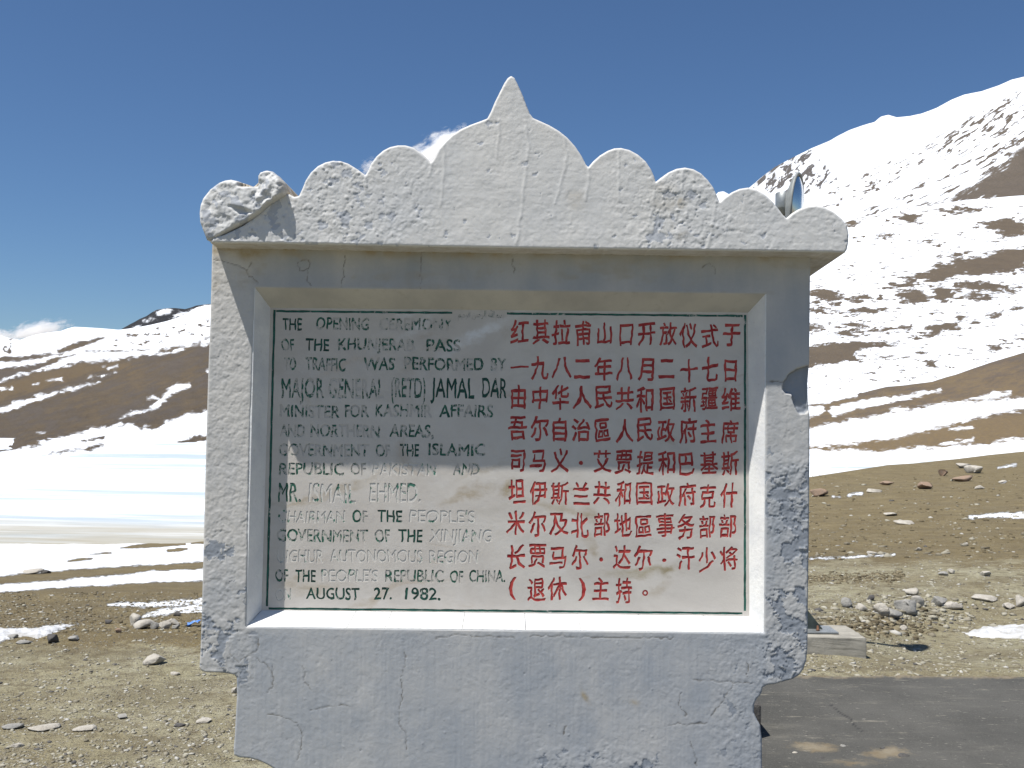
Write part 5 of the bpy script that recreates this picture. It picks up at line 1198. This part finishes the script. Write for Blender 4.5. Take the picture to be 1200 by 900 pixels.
gravel('gravel', mg.m, 1500, zll, 0.006, 0.026, 6)
gravel('gravel', mg.m, 900, za, 0.004, 0.016, 5)

mc = M('dark_clods', 0.95, 0.1); mc.col(mc.mix(mc.step(mc.attr('tint'), 0.2, 0.8), (0.10, 0.082, 0.052), (0.23, 0.195, 0.125))); mc.bump(mc.noise(50, 5, 0.7), 0.01, 0.9)
def zc1(rng, n):
    u = 1030 + 38 * rng.normal(0, 1, n); v = 734 + 6 * rng.normal(0, 1, n); k = (v < 750) & (u > 945) & (u < 1110); return np.stack([u, v], 1)[k]
def zc2(rng, n):
    u = rng.uniform(945, 1060, n); v = 678 + 3.0 * rng.normal(0, 1, n) - (u - 945) * 0.02; return np.stack([u, v], 1)
gravel('soil_clods', mc.m, 900, zc1, 0.010, 0.055, 11)
gravel('soil_clods', mc.m, 900, zc2, 0.008, 0.04, 12)
gravel('soil_clods', mc.m, 1600, zll, 0.006, 0.026, 13)
def zc3(rng, n):
    return np.stack([rng.uniform(940, 1230, n), 556 + 100 * rng.random(n) ** 1.3], 1)
gravel('soil_clods', mc.m, 1500, zc3, 0.010, 0.055, 14)

# ------------------------------------------------------------------ clouds far behind
def cloud(px_, py_, rx, ry, Y, dens, seed, parts):
    m = bpy.data.materials.new('cloud_vapour'); m.use_nodes = True; t = m.node_tree; t.nodes.clear()
    out = t.nodes.new('ShaderNodeOutputMaterial'); vp = t.nodes.new('ShaderNodeVolumePrincipled')
    vp.inputs['Color'].default_value = (1, 1, 1, 1); vp.inputs['Anisotropy'].default_value = 0.2
    tc = t.nodes.new('ShaderNodeTexCoord'); ns = t.nodes.new('ShaderNodeTexNoise'); ns.inputs['Scale'].default_value = 3.2; ns.inputs['Detail'].default_value = 6; ns.inputs['Roughness'].default_value = 0.6
    mp = t.nodes.new('ShaderNodeMapping'); mp.inputs['Location'].default_value = (seed, seed * 2, 0); mp.inputs['Scale'].default_value = (1, 1, 1)
    t.links.new(tc.outputs['Object'], mp.inputs[0]); t.links.new(mp.outputs[0], ns.inputs['Vector'])
    ln = t.nodes.new('ShaderNodeVectorMath'); ln.operation = 'LENGTH'; t.links.new(tc.outputs['Object'], ln.inputs[0])
    s1 = t.nodes.new('ShaderNodeMath'); s1.operation = 'MULTIPLY_ADD'; s1.inputs[1].default_value = -1.0; t.links.new(ln.outputs['Value'], s1.inputs[0]); s1.inputs[2].default_value = 0.55
    s2 = t.nodes.new('ShaderNodeMath'); s2.operation = 'MULTIPLY_ADD'; t.links.new(ns.outputs['Fac'], s2.inputs[0]); s2.inputs[1].default_value = 2.2; t.links.new(s1.outputs[0], s2.inputs[2])
    mr = t.nodes.new('ShaderNodeMapRange'); mr.inputs[1].default_value = 0.95; mr.inputs[2].default_value = 1.5; mr.inputs[3].default_value = 0; mr.inputs[4].default_value = dens
    t.links.new(s2.outputs[0], mr.inputs[0]); t.links.new(mr.outputs[0], vp.inputs['Density']); t.links.new(vp.outputs[0], out.inputs['Volume'])
    c_ = P(px_, py_, Y)
    o = bpy.data.objects.new('cloud', bpy.data.meshes.new('cloud')); 
    o.data.from_pydata([tuple(p) for p in ICV], [], [tuple(int(i) for i in f) for f in ICF]); o.data.materials.append(m)
    COL.objects.link(o); o.location = c_; o.scale = (rx * Y / F, rx * Y / F * 0.6, ry * Y / F); o.rotation_euler = (0, parts, 0)
    setprops(o, kind='structure')
cloud(518, 180, 58, 30, 5000, 0.09, 1.3, -0.45)
cloud(438, 196, 22, 14, 5000, 0.03, 4.1, -0.2)
cloud(44, 388, 46, 14, 5000, 0.05, 2.2, -0.25)
cloud(0, 393, 26, 10, 5000, 0.04, 7.7, 0.1)
